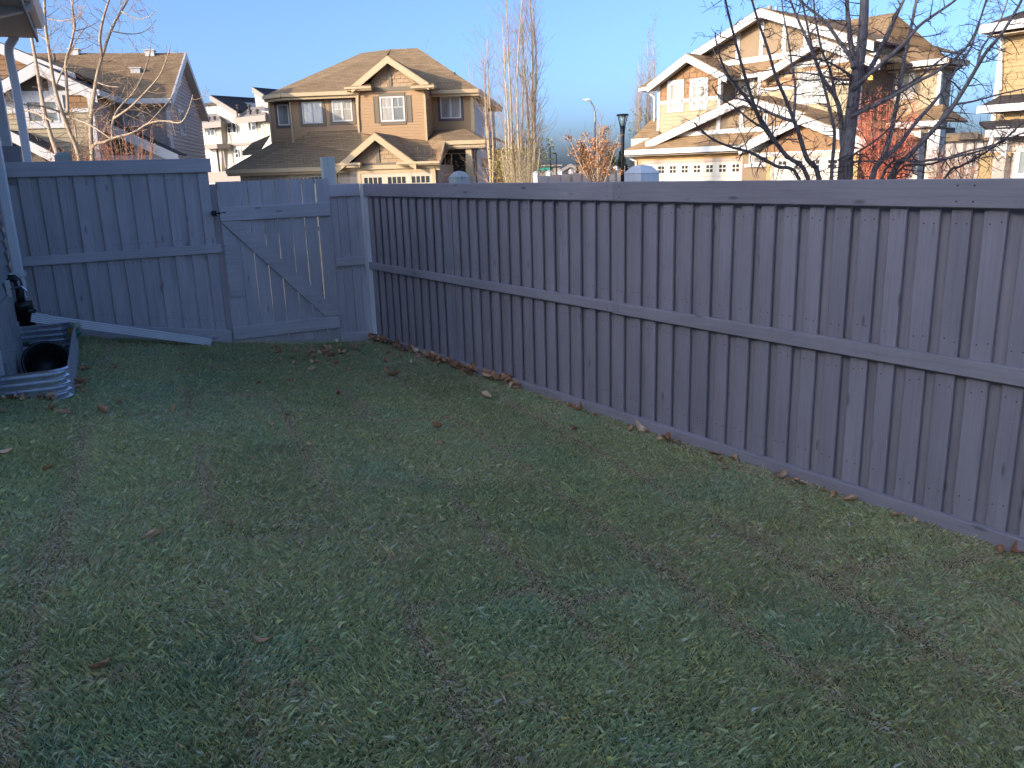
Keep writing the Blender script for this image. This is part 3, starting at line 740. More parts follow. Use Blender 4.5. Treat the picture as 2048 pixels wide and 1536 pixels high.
tr = thing('tray', 'green plastic tray lying in the near end of the window well', 'tray', uvz(6.75,.2,.06), H_RZ)
mb = MB(); mb.slab([(-.17,-.22,.47),(.10,-.22,.46),(.10,.0,.46),(-.17,.0,.47)], .03); mb.box(-.16,.09,-.2,-.02,0,.43); mb.build('tray_body', M['green_plastic'], tr)
# yellow / green hose valve on the far corner of the well
pvv = PU(150, 664, 8.50)
hv = thing('hose_valve', 'small yellow and green hose valve on a thin stake by the window well', 'hose valve', uvz(8.52, pvv.x, gz(8.5,.5)), H_RZ)
zo = pvv.z - gz(8.5,.5)
mb = MB(); mb.tube([(0,0,-.05),(0,0,zo-.06)], .005, 6); mb.build('stake', M['galv'], hv)
mb = MB(); mb.tube([(-.005,0,zo-.075),(-.005,0,zo-.045),(-.01,0,zo-.04),(-.01,0,zo+.03)], [.018,.018,.042,.046], 12); mb.build('valve_body', M['yellow_plastic'], hv, True)
mb = MB(); mb.tube([(.02,-.055,zo-.005),(.02,-.02,zo-.005)], .030, 12); mb.build('dial', M['green_plastic'], hv, True)
mb = MB(); mb.tube([(.005,0,zo+.03),(.005,0,zo+.075)], [.05,.046], 14); mb.build('cap', M['clear_plastic'], hv, True)
# ------------------------------------------------------------------ houses beyond the fence
class House:
    def __init__(s, name, label, px, py, Y, az_deg, cat='house', group=None, z=-.06):
        o = at_y(px, py, Y); s.O = Vector((o.x, o.y, 0)); a = math.radians(az_deg)
        s.X = Vector((math.sin(a), math.cos(a), 0)); s.Y = Vector((-s.X.y, s.X.x, 0)); s.rz = math.atan2(s.X.y, s.X.x)
        s.e = thing(name, label, cat, s.O, s.rz, group)
    def loc(s, p): d = p - s.O; return Vector((d.dot(s.X), d.dot(s.Y), p.z))
    def P(s, px, py, y): return s.loc(on_plane(px, py, s.O + s.Y*y, s.Y))
    def PX(s, px, py, x): return s.loc(on_plane(px, py, s.O + s.X*x, s.X))
    def az(s, px, py, y): p = s.P(px, py, y); return (p.x, p.z)
    def rect(s, x0, y0, x1, y1, y):
        # axis aligned rectangle on the facade plane from picture corners (left, top, right, bottom)
        ym = (y0+y1)/2; a0 = s.P(x0, ym, y).x; a1 = s.P(x1, ym, y).x; xm = (x0+x1)/2
        return a0, a1, s.P(xm, y1, y).z, s.P(xm, y0, y).z
    def window(s, rect, m, trim, trimw=.10, panes=2, glass=None, muntin=False, frame=None, name='window', blind=True):
        a0, a1, z0, z1 = rect; glass = glass or M['pane']; frame = frame or M['white']
        w = MB(); f = .055
        for q in ((a0,a1,z0,z0+f),(a0,a1,z1-f,z1),(a0,a0+f,z0+f,z1-f),(a1-f,a1,z0+f,z1-f)): w.mbox(m, *q, .0, .055)
        n = panes; inner = a1-a0-2*f
        for i in range(1, n):
            c = a0+f+inner*i/n; w.mbox(m, c-.035, c+.035, z0+f, z1-f, .0, .05)
        wo_ = w.build(name, frame, s.e)
        for i in range(n):
            b0 = a0+f+inner*i/n + (.035 if i else 0); b1 = a0+f+inner*(i+1)/n - (.035 if i < n-1 else 0)
            g_ = MB(); g_.mbox(m, b0, b1, z0+f, z1-f, .018, .026)
            g_.build('pane', glass if not isinstance(glass, list) else glass[i], wo_)
            if muntin:
                mu = MB(); zm = z0+f+(z1-z0-2*f)*.58; bm = (b0+b1)/2
                mu.mbox(m, b0, b1, zm-.012, zm+.012, .026, .034); mu.mbox(m, bm-.012, bm+.012, zm+.012, z1-f, .026, .034)
                mu.build('muntin', frame, wo_)
        if trim is not None:
            t = MB(); k = trimw
            for q in ((a0-k,a1+k,z0-k,z0),(a0-k,a1+k,z1,z1+k),(a0-k,a0,z0,z1),(a1,a1+k,z0,z1)): t.mbox(m, *q, .0, .04)
            t.build('trim', trim, wo_)
        return wo_
    def wall(s, x0, x1, y0, y1, z0, z1, mat, name='wall'):
        b = MB(); b.box(x0,x1,y0,y1,z0,z1); return b.build(name, mat, s.e)
    def board(s, rect, m, mat, n1=.045, name='trim_board'):
        b = MB(); b.mbox(m, *rect, .0, n1); return b.build(name, mat, s.e)
    def roof(s, pts, mat, t=.14, name='roof'):
        b = MB(); b.slab(pts, t); return b.build(name, mat, s.e)
    def beam(s, p, q, w, h, mat, name, drop=0.0):
        b = MB(); b.beam(p, q, w, h, drop); return b.build(name, mat, s.e)
    def gable(s, L_, A, R_, yf, yb, roofmat, rakemat, rake_h=.26, panel=None, panelmat=None, over=.4, soffit=None, ret=None):
        """gable roof: L_,A,R_ are (x,z) of left eave, apex, right eave on the plane y=yf (front of the rake)"""
        b = MB(); up = .035
        l0 = (L_[0],yf,L_[1]+up); a0 = (A[0],yf,A[1]+up); r0 = (R_[0],yf,R_[1]+up)
        b.slab([l0,a0,(A[0],yb,A[1]+up),(L_[0],yb,L_[1]+up)], .05); b.slab([a0,r0,(R_[0],yb,R_[1]+up),(A[0],yb,A[1]+up)], .05)
        ro = b.build('roof', roofmat, s.e)
        m = Mfront(yf); h = rake_h
        for E_ in (L_, R_):
            c = MB(); c.mprism(m, [E_, A, (A[0],A[1]-h), (E_[0],E_[1]-h)], -.03, .02); c.build('rake_board', rakemat, s.e)
            sf = MB(); sf.add([(E_[0],yf+.03,E_[1]-h*.75),(A[0],yf+.03,A[1]-h*.75),(A[0],yf+over,A[1]-h*.75),(E_[0],yf+over,E_[1]-h*.75)], [(0,1,2,3)])
            md = sf.build('rake_soffit', soffit or rakemat, s.e)
        return ro

def shakes(parent, m, poly, mat, w=.22, h=.15, name='shake', objects=False, proud=.032):
    r = random.Random(5); zs = [p[1] for p in poly]; xs = [p[0] for p in poly]; z = min(zs); row = 0; big = MB(); pal = None
    def inside(a, zz):
        c = None
        for i in range(len(poly)):
            (x0,y0),(x1,y1) = poly[i], poly[(i+1)%len(poly)]
            cr = (x1-x0)*(zz-y0)-(y1-y0)*(a-x0)
            if abs(cr) < 1e-9: continue
            if c is None: c = cr > 0
            elif (cr > 0) != c: return False
        return True
    while z < max(zs):
        a = min(xs) - (w*.5 if row % 2 else 0)
        while a < max(xs):
            ww = w*r.uniform(.75,1.25); a1 = a+ww-.012
            P = clip_z(poly, z, min(z+h, max(zs)))
            # clip to column
            def clx(P, val, sgn):
                out = []
                for i in range(len(P)):
                    p, q = P[i], P[(i+1)%len(P)]; ia = sgn*(p[0]-val) >= 0; ib = sgn*(q[0]-val) >= 0
                    if ia: out.append(p)
                    if ia != ib: t = (val-p[0])/(q[0]-p[0]); out.append((val, p[1]+t*(q[1]-p[1])))
                return out
            P = clx(P, a, 1) if len(P) >= 3 else P
            P = clx(P, a1, -1) if len(P) >= 3 else P
            if len(P) >= 3:
                k = len(P); off = lambda zz: .004+proud*(1-(zz-z)/h)
                j = r.uniform(-.004,.006)
                vs = [m(x, zz, off(zz)+j) for x, zz in P] + [m(x, zz, 0) for x, zz in P]
                fs = [tuple(range(k))] + [(i,i+k,(i+1)%k+k,(i+1)%k) for i in range(k)]
                if objects:
                    MB().add(vs, fs).build(name, mat, parent)
                else: big.add(vs, fs)
            a += ww
        z += h; row += 1
    if not objects:
        o = big.build('shakes', mat, parent); tag(o, kind='stuff'); return o

# =========================================================== centre house (tan, hipped roof)
def centre_house():
    H = House('house', 'tan two storey house with hipped roof and shuttered window, centre of the row', 785, 345, 36, 95, group='houses beyond the fence')
    e = H.e; P = H.P; B = 0.0
    yB, yM, yL, yR = 0.0, .45, 1.0, 1.7            # bay, middle, left recess, right recess planes
    xL = P(541,240,yL).x; xLM = P(583,240,yM).x; xMB = P(716,230,yB).x; xBR = P(852,240,yB).x; xR = P(944,220,yR).x
    zE = P(640,186,yM-.5).z
    zs = M['tan_siding']
    # solid cores (behind the siding)
    H.wall(xL+.02, xR-.02, yR+.03, 11.5, -.1, zE-.05, zs)
    H.wall(xLM+.02, xBR-.02, yM+.03, yR+.04, 2.0, zE-.05, zs); H.wall(xMB+.02, xBR-.02, yB+.03, yM+.05, 2.0, zE+.3, zs); H.wall(xL+.02, xLM+.03, yL+.03, yR+.04, 2.0, zE-.05, zs)
    zb = 2.2
    siding(e, Mfront(yL), [(xL,zb),(xLM,zb),(xLM,zE),(xL,zE)], zs)
    siding(e, Mfront(yM), [(xLM,zb),(xMB,zb),(xMB,zE),(xLM,zE)], zs)
    siding(e, Mright(xBR), [(yB,zb),(yR,zb),(yR,zE),(yB,zE)], zs)
    siding(e, Mfront(yR), [(xBR,zb),(xR,zb),(xR,zE),(xBR,zE)], zs)
    siding(e, Mright(xR), [(yR,-.1),(11.5,-.1),(11.5,zE),(yR,zE)], M['grey_siding'], .13)
    # bay gable
    yf = yB-.45
    Lp = H.az(702,172,yf); Ap = H.az(774,112,yf); Rp = H.az(857,167,yf); zl = (Lp[1]+Rp[1])/2; Lp = (Lp[0], zl); Rp = (Rp[0], zl)
    H.gable(Lp, Ap, Rp, yf, 6.0, M['roof_tan'], M['cream'], .27, soffit=M['soffit'])
    zband0, zband1 = P(775,182,yB).z, P(775,174,yB).z
    siding(e, Mfront(yB), [(xMB,zb),(xBR,zb),(xBR,zband0),(xMB,zband0)], zs)
    H.board((Lp[0]+.35, Rp[0]-.35, zband0, zband1), Mfront(yB), M['olive'], .05, 'band_board')
    sl = (Ap[1]-Lp[1])/(Ap[0]-Lp[0])
    tri = [(Lp[0]+.55, zband1), (Rp[0]-.55, zband1), (Ap[0], Ap[1]-.27)]
    b = MB(); b.mprism(Mfront(yB), [(Lp[0]+.3,zband0),(Rp[0]-.3,zband0),(Ap[0],Ap[1]-.1)], -.1, 0); b.build('gable_wall', M['shake_pale'], e)
    shakes(e, Mfront(yB), tri, M['shake_pale'], .26, .15)
    a0,a1,z0,z1 = H.rect(776.5,130,783,175,yB); H.board((a0,a1,zband1,Ap[1]-.2), Mfront(yB), M['olive'], .06, 'king_post')
    # little boxed returns under the rakes
    for (x0,y0,x1,y1) in ((690,172,741,184),(823,170,867,181)):
        a0,a1,z0,z1 = H.rect(x0,y0,x1,y1,yf); b = MB(); b.box(a0,a1,yf+.03,yB+.02,z0+.06,z1-.02); b.box(a0-.03,a1+.03,yf-.06,yB+.05,z1-.11,z1-.015); b.build('eave_return', M['cream'], e)
        H.roof([(a0-.03,yf-.06,z1),(a1+.03,yf-.06,z1),(a1-.1,yB+.05,z1+.16),(a0+.1,yB+.05,z1+.16)], M['roof_tan'], .03)
    # main hipped roof
    A = P(562,187,yM-.5); Bq = P(720,182,yM-.5); Bq.z = A.z; C1 = P(862,178,yR-.45); C2 = P(957,173,yR-.45); C1.z = C2.z = A.z
    rz_ = P(835,96,6.5); R1 = P(782,98,6.5); R1.z = rz_.z
    Lf = P(527,193,yL-.45); Lf.z = A.z-.02; Lb = Vector((Lf.x, 12.0, A.z)); R0 = P(723,106,7.0)
    xr2 = C2.x; Cb = Vector((xr2, 12.0, A.z))
    H.roof([A, Bq, (Bq.x, yR-.45, A.z+.2), C1, C2, rz_, R1], M['roof_tan'])
    H.roof([Lf, A, R1, R0], M['roof_tan']); H.roof([Lf, R0, (R0.x, 9, R0.z), Lb], M['roof_tan'])
    H.roof([C2, Cb, (rz_.x, 9, rz_.z), rz_], M['roof_tan']); H.roof([R0, R1, rz_, (rz_.x,9,rz_.z), (R0.x,9,R0.z)], M['roof_tan']); H.roof([Lb, (R0.x,9,R0.z), (rz_.x,9,rz_.z), Cb], M['roof_tan'])
    for p, q in ((A, Bq), (C1, C2), (C2, Cb), (Lf, A)):
        H.beam(p+Vector((0,-.05,0)), q+Vector((0,-.05,0)), .10, .15, M['cream'], 'gutter', .0)
        H.beam(p+Vector((0,.05,0)), q+Vector((0,.05,0)), .03, .24, M['cream'], 'fascia', .02)
    b = MB(); b.box(Lf.x+.05, A.x, yL-.4, yL+.05, A.z-.24, A.z-.22); b.box(A.x, Bq.x, yM-.45, yM+.05, A.z-.24, A.z-.22); b.box(C1.x, C2.x-.05, yR-.4, yR+.05, A.z-.24, A.z-.22); b.box(xR, C2.x-.03, yR, 12, A.z-.24, A.z-.22); b.build('soffit', M['soffit'], e)
    # roof vent pipe
    pv = P(910,158,3.0); b = MB(); b.tube([(pv.x,pv.y,pv.z-.2),(pv.x-.02,pv.y,pv.z+.28)], .055, 10); b.build('vent_pipe', M['dark_trim'], e)
    # windows
    G2 = [M['pane_curtain'], M['pane']]
    H.window(H.rect(605,204,645,247,yM), Mfront(yM), M['olive'], .13, 2, G2, True)
    H.window(H.rect(665,200,705,243,yM), Mfront(yM), M['olive'], .13, 2, M['pane_curtain'], True)
    rc = H.rect(761,193,810,243,yB)
    H.window(rc, Mfront(yB), None, .1, 2, G2, True)
    H.board((rc[0]-.03, rc[1]+.03, rc[3], rc[3]+.16), Mfront(yB), M['olive'], .05, 'window_head'); H.board((rc[0]-.03, rc[1]+.03, rc[2]-.13, rc[2]), Mfront(yB), M['olive'], .05, 'window_apron')
    for k in (-1, 1):
        a0 = rc[0]-.28 if k < 0 else rc[1]+.06; b = MB(); b.mbox(Mfront(yB), a0, a0+.22, rc[2]-.05, rc[3]+.02, 0, .03); n_ = 16
        b.mbox(Mfront(yB), a0, a0+.03, rc[2]-.05, rc[3]+.02, .03, .045); b.mbox(Mfront(yB), a0+.19, a0+.22, rc[2]-.05, rc[3]+.02, .03, .045)
        b.build('shutter', M['olive'], e)
    H.window(H.rect(556,209,579,251,yL), Mfront(yL), M['dark_trim'], .11, 1, M['pane'])
    H.window(H.rect(881,193,922,237,yR), Mfront(yR), M['dark_trim'], .11, 2, M['pane_curtain'])
    for (a,yy) in ((xL,yL),(xLM,yM),(xMB,yB)):
        b = MB(); b.box(a-.04,a+.05,yy-.045,yy+.05,zb,zE-.2); b.build('corner_board', M['cream'], e)
    b = MB(); b.box(xBR-.05,xBR+.03,yB-.045,yB+.05,zb,zE-.2); b.build('corner_board', M['cream'], e)
    b = MB(); b.box(xR-.06,xR+.035,yR-.045,yR+.05,-.1,zE-.2); b.build('corner_board', M['cream'], e)
    # side windows
    for (p0,p1,q0,q1) in ((975,985,214,252),(966,976,252,295),(962,974,315,338)):
        ya = H.PX(p0,(q0+q1)/2,xR).y; yb = H.PX(p1,(q0+q1)/2,xR).y; za = H.PX((p0+p1)/2,q1,xR).z; zt = H.PX((p0+p1)/2,q0,xR).z
        if ya > yb: ya, yb = yb, ya
        H.window((ya,yb,za,zt), Mright(xR), M['white'], .05, 1, M['pane_dark'], name='side_window')
    # rear wing seen past the side wall
    # ---- lower roofs and garage
    yg = -3.2
    zg = P(640,334,yg-.4).z
    E0 = P(452,341,yg-.4); E1 = P(878,322,yg-.4); E0.z = E1.z = zg
    T0 = P(545,286,yL); T1 = P(590,278,yM); T2 = P(617,263,yM); T3 = P(718,259,yM); T4 = P(720,266,yB); T5 = P(856,281,yB); T6 = P(866,268,yR)
    zt = (T3.z+T2.z)/2
    H.roof([E0, E1, (E1.x, yB, T5.z), (T5.x, yB, T5.z), (T4.x, yB, zt-.15), (T3.x, yM, zt), (T2.x, yM, zt), T1, T0], M['roof_tan'], .12)
    H.roof([E0, T0, (T0.x, yR+1, T0.z+.2), (E0.x, yR+1, zg)], M['roof_tan'], .12)
    H.beam(E0, E1, .10, .15, M['cream'], 'gutter'); H.beam((E0.x,E0.y+.08,zg),(E1.x,E1.y+.08,zg), .03, .24, M['cream'], 'fascia')
    xg0 = P(480,350,yg).x; xg1 = P(876,345,yg).x
    H.wall(xg0, xg1, yg, yR+.02, -.1, zg-.05, M['stone'], 'garage_wall')
    # small shed roof at the far left
    q0 = P(485,302,1.4); q1 = P(522,298,1.4); H.roof([q0,q1,P(540,270,3.0),P(505,285,3.0)], M['roof_tan'], .05); H.beam(q0,q1,.1,.2,M['cream'],'gutter')
    # garage gable
    yf2 = yg-.75
    Lp = H.az(674,333,yf2); Ap = H.az(749,266,yf2); Rp = H.az(832,325,yf2); zl = (Lp[1]+Rp[1])/2; Lp = (Lp[0],zl); Rp = (Rp[0],zl)
    H.gable(Lp, Ap, Rp, yf2, 1.0, M['roof_tan'], M['cream'], .26, soffit=M['soffit'])
    yw = yf2+.42
    zb0, zb1 = P(750,334,yw).z, P(750,326,yw).z
    b = MB(); b.mprism(Mfront(yw), [(Lp[0]+.3,zb0),(Rp[0]-.3,zb0),(Ap[0],Ap[1]-.1)], -.1, 0); b.build('gable_wall', M['shake_pale'], e)
    shakes(e, Mfront(yw), [(Lp[0]+.5,zb1),(Rp[0]-.5,zb1),(Ap[0],Ap[1]-.26)], M['shake_pale'], .26, .15)
    H.board((Lp[0]+.3,Rp[0]-.3,zb0,zb1), Mfront(yw), M['olive'], .05, 'band_board')
    a0,a1,_,_ = H.rect(751,280,759,325,yw); H.board((a0,a1,zb1,Ap[1]-.2), Mfront(yw), M['olive'], .06, 'king_post')
    H.wall(Lp[0]+.35, Rp[0]-.35, yw+.02, yg+.1, -.1, zb0, M['stone'], 'garage_wall')
    for (x0,y0,x1,y1) in ((672,325,720,338),(795,322,878,333)):
        a0,a1,z0,z1 = H.rect(x0,y0,x1,y1,yf2); b = MB(); b.box(a0,a1,yf2+.03,yg-.3,z0+.05,z1-.02); b.box(a0-.03,a1+.03,yf2-.06,yg-.25,z1-.1,z1-.015); b.build('eave_return', M['cream'], e)
    # garage doors
    def gdoor(a0, a1, ztop, yw, mat, wins, nm='garage_door'):
        m = Mfront(yw); b = MB()
        for k in range(4):
            b.mbox(m, a0, a1, ztop-.55*(k+1)+.012, ztop-.55*k, .0, .03)
        d = b.build(nm, mat, e)
        b = MB(); b.mbox(m,a0-.12,a0,-.1,ztop+.12,0,.05); b.mbox(m,a1,a1+.12,-.1,ztop+.12,0,.05); b.mbox(m,a0,a1,ztop,ztop+.12,0,.05); b.build('frame', M['cream'], d)
        n_, pan, w = wins; step = (a1-a0)/n_
        for i in range(n_):
            c = a0+step*(i+.5)
            for j in range(pan):
                q0 = c-w/2+w*j/pan+.018; q1 = c-w/2+w*(j+1)/pan-.018
                g_ = MB(); g_.mbox(m,q0,q1,ztop-.38,ztop-.14,.028,.034); g_.build('pane', M['pane_dark'], d)
        return d
    a0 = P(722,355,yw).x; ztop = P(760,347,yw).z; gdoor(a0, a0+2.75, ztop, yw+.02, M['garage_cream'], (3,4,.72))
    a0 = P(576,350,yg).x; a1 = P(668,350,yg).x; gdoor(a0, a1, P(620,347,yg).z, yg, M['garage_cream'], (3,4,.6))
    # ---- porch
    yp = -1.6
    K0 = P(889,279,yp); K1 = P(970,282,yp); zk = (K0.z+K1.z)/2; K0.z = K1.z = zk; pk = P(929,257,1.2); pk2 = P(866,262,1.2)
    H.roof([K0, K1, pk, (pk2.x, 1.7, pk.z)], M['roof_tan'], .06); H.roof([K1, (K1.x,1.75,zk), pk], M['roof_tan'], .06)
    H.roof([K0, (pk2.x,1.7,pk.z), (T5.x,yB,T5.z), (E1.x,E1.y,zg)], M['roof_tan'], .06)
    H.beam(K0, K1, .10, .15, M['cream'], 'gutter'); H.beam(K1, (K1.x,1.7,zk), .10, .15, M['cream'], 'gutter'); H.beam((K0.x,K0.y+.07,zk),(K1.x,K1.y+.07,zk), .03, .26, M['cream'], 'fascia')
    b = MB(); b.beam((E1.x,E1.y,zg),K0,.05,.16); b.build('rake_board', M['cream'], e)
    b = MB(); b.box(K0.x-.2,K1.x-.05,yp+.05,yR,zk-.3,zk-.28); b.build('soffit', M['soffit'], e)
    a0,a1,_,_ = H.rect(931,300,945,350,yp+.25); b = MB(); c_ = (a0+a1)/2; y_ = yp+.35
    b.add([(c_-.15,y_-.15,1.6),(c_+.15,y_-.15,1.6),(c_+.15,y_+.15,1.6),(c_-.15,y_+.15,1.6),(c_-.11,y_-.11,zk-.28),(c_+.11,y_-.11,zk-.28),(c_+.11,y_+.11,zk-.28),(c_-.11,y_+.11,zk-.28)],[(0,1,5,4),(1,2,6,5),(2,3,7,6),(3,0,4,7)])
    b.box(c_-.19,c_+.19,y_-.19,y_+.19,1.66,1.74); b.build('porch_column', M['cream'], e)
    b = MB(); b.box(c_-.22,c_+.22,y_-.22,y_+.22,-.1,1.655); b.build('column_base', M['stone'], e)
    # door with side light and wreath
    yd = .9
    H.wall(xBR+.02, xR, yd+.02, yR+.02, -.1, zk-.25, zs)
    a0,a1,z0,z1 = H.rect(905,306,934,350,yd); z0 = .2
    b = MB(); b.mbox(Mfront(yd), a0-.42, a1+.12, z1, z1+.12, 0, .06); b.mbox(Mfront(yd), a0-.42,a0-.32,z0,z1,0,.06); b.build('door_trim', M['dark_trim'], e)
    b = MB(); b.mbox(Mfront(yd), a0, a1, z0, z1-.04, 0, .04); dr = b.build('front_door', M['door_dark'], e)
    b = MB(); b.mbox(Mfront(yd), a0-.05, a0, z0, z1, 0, .06); b.mbox(Mfront(yd), a0-.32,a0-.28,z0,z1,0,.06); b.mbox(Mfront(yd), a0-.32,a1,z1-.04,z1,0,.06); b.build('door_frame', M['white'], dr)
    b = MB(); b.mbox(Mfront(yd), a0-.28,a0-.05,z0,z1-.04,0,.03); b.build('side_light', M['pane_dark'], dr)
    wc = P(921,327,yd-.1); b = MB(); rr = random.Random(2)
    for i in range(130):
        t = rr.uniform(0,2*math.pi); r_ = rr.uniform(.15,.25); c = Vector((wc.x+r_*math.cos(t), wc.y+rr.uniform(-.03,.03), wc.z+r_*math.sin(t))); d = Vector((rr.uniform(-1,1),rr.uniform(-1,0),rr.uniform(-1,1)))*.05
        b.add([c-d, c+Vector((d.z,0,-d.x))*.5, c+d, c-Vector((d.z,0,-d.x))*.5], [(0,1,2,3)])
    b.build('wreath', simple('wreath_leaves', (.06,.06,.04), .7, .6, 30), dr)
    b = MB()
    for i in range(26):
        t = rr.uniform(0,2*math.pi); r_ = rr.uniform(.14,.25); c = Vector((wc.x+r_*math.cos(t), wc.y-.04, wc.z+r_*math.sin(t))); b.box(c.x-.018,c.x+.018,c.y-.01,c.y+.01,c.z-.018,c.z+.018)
    b.build('wreath_berries', M['cream'], dr)
    lp = P(887,330,yd-.05); b = MB(); b.box(lp.x-.06,lp.x+.06,lp.y-.1,lp.y+.1,lp.z-.12,lp.z+.12); b.tube([(lp.x,lp.y,lp.z+.12),(lp.x,lp.y,lp.z+.2)],[.07,.01],8); b.build('wall_lantern', M['black'], e)
    # downspouts
    for pts in (((956,180,yR-.3),(948,188,yR-.05),(946,196,yR-.05)),):
        b = MB(); q = [P(*p) for p in pts]; q.append(Vector((q[-1].x,q[-1].y,zk+.3))); b.tube(q, .045, 8); b.build('downspout', M['cream'], e)
    b = MB(); q = [P(966,288,yp+.2), P(955,296,yp+1.0), P(952,305,yR-.1)]; q.append(Vector((q[-1].x,q[-1].y,0))); b.tube(q, .045, 8); b.build('downspout', M['cream'], e)
    b = MB(); b.tube([P(716,185,yB-.06), P(716.5,225,yB-.06), P(719,262,yB-.06)], .035, 8); b.build('downspout', M['cream'], e)
    # rear lower block beyond the side wall
    p0 = H.PX(985,262,xR); xx = xR; b = MB()
    b.slab([(xR,9.0,3.6),(xR+1.6,9.0,2.9),(xR+1.6,13,2.9),(xR,13,3.6)], .1); b.build('roof', M['roof_brown'], e); H.wall(xR+.01,xR+1.3,9.3,12.8,-.1,2.95,zs)
    return H
centre_house()

# =========================================================== right house (cream, several white gables)
def right_house():
    H = House('house', 'cream house with stacked white gables and a wide garage door, behind the bare tree', 1285, 330, 36, 140, group='houses beyond the fence')
    e = H.e; P = H.P
    y0_ = 0.0; yU = 1.6; yM = 2.6
    wt = M['white']
    # core masses
    xa = P(1318,250,yU).x; xb = P(1438,250,yU).x; xc = P(1519,200,yU).x; xd = P(1716,200,yU).x; xe = P(1878,180,yM).x
    zE = P(1600,140,yU).z
    xk = P(1872,200,11).x; zM = P(1330,141,yM-.6).z-.08
    H.wall(xa+.02, xk, yM+.03, 11, -.1, zM, M['cream_siding']); H.wall(xa+.02, xb-.02, yU+.03, yM+.05, 2, zE, M['cream_siding']); H.wall(xc+.02, xd-.02, yU+.03, yM+.05, 2, zE, M['cream_siding'])
    # --- main big gable
    yf = yM-.6
    Lp = H.az(1330,141,yf); Ap = H.az(1521,17,yf); Rp = (2*Ap[0]-Lp[0], Lp[1])
    H.gable(Lp, Ap, Rp, yf, 9.5, M['roof_brown'], wt, .30, soffit=M['greybrown'])
    H.wall(xk-.2, Rp[0]-.3, yM+.06, 4.6, Rp[1]-1.0, Rp[1]-.06, M['cream_siding'])
    yw = yM
    zb1 = P(1495,116,yw).z; zb0 = P(1495,127,yw).z
    tri = lambda ins, zz: [(Lp[0]+ins+(zz-Lp[1])*(Ap[0]-Lp[0])/(Ap[1]-Lp[1]), zz), (Rp[0]-ins-(zz-Lp[1])*(Ap[0]-Lp[0])/(Ap[1]-Lp[1]), zz)]
    b = MB(); q = tri(.15, zb0); b.mprism(Mfront(yw), [q[0], q[1], (Ap[0],Ap[1]-.12)], -.12, 0); b.build('gable_panel', M['panel_tan'], e)
    b = MB(); q2 = [(Lp[0]+.2,Lp[1]-.2),(Rp[0]-.2,Lp[1]-.2)]; b.mprism(Mfront(yw+.03), [q2[0],q2[1],q[1],q[0]], -.1, 0); b.build('wall', M['cream_siding'], e)
    H.board((q[0][0],q[1][0],zb0,zb1), Mfront(yw), wt, .06, 'band_board')
    for px_ in (1477,1524,1569,1612):
        c = P(px_,90,yw).x; t = Ap[1]-.15-abs(c-Ap[0])*(Ap[1]-Lp[1])/(Ap[0]-Lp[0]); H.board((c-.09,c+.09,zb1,max(t,zb1+.05)), Mfront(yw), wt, .05, 'gable_post')
    # chimney pipes
    for px_, py_, r_ in ((1539,12,.10),(1552,14,.04)):
        p = P(px_,py_,yM+2); b = MB(); b.tube([(p.x,p.y,p.z-1.2),(p.x,p.y,p.z)], r_, 12); b.build('flue', wt if r_ < .05 else M['greybrown'], e)
    # --- upper left bay
    yf = yU-.5
    Lp = H.az(1291,161,yf); Ap = H.az(1373,108,yf); Rp = H.az(1454,150,yf); hz = Ap[1]-Rp[1]; Lp = (2*Ap[0]-Rp[0]-.05, Rp[1]); 
    H.gable(Lp, Ap, Rp, yf, 5.5, M['roof_brown'], wt, .30, soffit=M['greybrown'])
    m = Mfront(yU); zband0, zband1 = P(1379,204,yU).z, P(1379,197,yU).z
    poly = [(xa,zband1),(xb,zband1),(xb,Rp[1]+.0),(Ap[0],Ap[1]-.28),(xa,Lp[1]+.0)]
    b = MB(); b.mprism(m, poly, -.12, 0); b.build('gable_wall', M['shake'], e)
    rw = [H.rect(1341,167,1364,218,yU), H.rect(1386,163,1412,213,yU)]
    shakes(e, m, poly, M['shake'], .34, .2, objects=True)
    siding(e, m, [(xa,1.9),(xb,1.9),(xb,zband0),(xa,zband0)], M['cream_siding'], .15)
    H.board((xa-.05,xb+.05,zband0,zband1), m, wt, .06, 'band_board')
    for i, r_ in enumerate(rw): H.window(r_, (lambda a,z,n: m(a,z,n+.02)), wt, .13, 1, M['pane_curtain'], i == 1)
    for a in (xa, xb): b = MB(); b.box(a-.07,a+.07,yU-.06,yU+.1,1.9,Rp[1]); b.build('corner_board', wt, e)
    siding(e, Mright(xb), [(yU,1.9),(yM,1.9),(yM,zE),(yU,zE)], M['panel_taupe'], .15)
    # small eave to the left
    a0 = P(1284,176,yU+.6); a1 = P(1318,173,yU+.6); H.beam(a0, (a1.x,a1.y,a0.z), .5, .16, wt, 'gutter'); H.roof([(a0.x,yU+.35,a0.z+.02),(a1.x+.3,yU+.35,a0.z+.02),(a1.x+.3,yU+2.5,a0.z+.9),(a0.x,yU+2.5,a0.z+.9)], M['roof_brown'], .05)
    pz = P(1309,190,yU+.8); b = MB(); b.tube([P(1287,180,yU+.6), P(1300,188,yU+.8), (pz.x,pz.y,pz.z-.1), (pz.x,pz.y,pz.z-2.0)], .05, 8); b.build('downspout', wt, e)
    H.wall(xa-.55, xa+.05, yU+.9, 8, -.1, a0.z-.1, M['cream_siding'])
    # recess between the bays
    zr = P(1495,148,yM-.5).z; H.beam((xb,yM-.5,zr),(xc,yM-.5,zr),.12,.16,wt,'gutter'); H.roof([(xb-.1,yM-.5,zr+.01),(xc+.1,yM-.5,zr+.01),(xc+.1,yM+.02,zb0+.02),(xb-.1,yM+.02,zb0+.02)], M['roof_brown'], .05)
    siding(e, Mfront(yM), [(xb,1.9),(xc,1.9),(xc,zr),(xb,zr)], M['cream_siding'], .15)
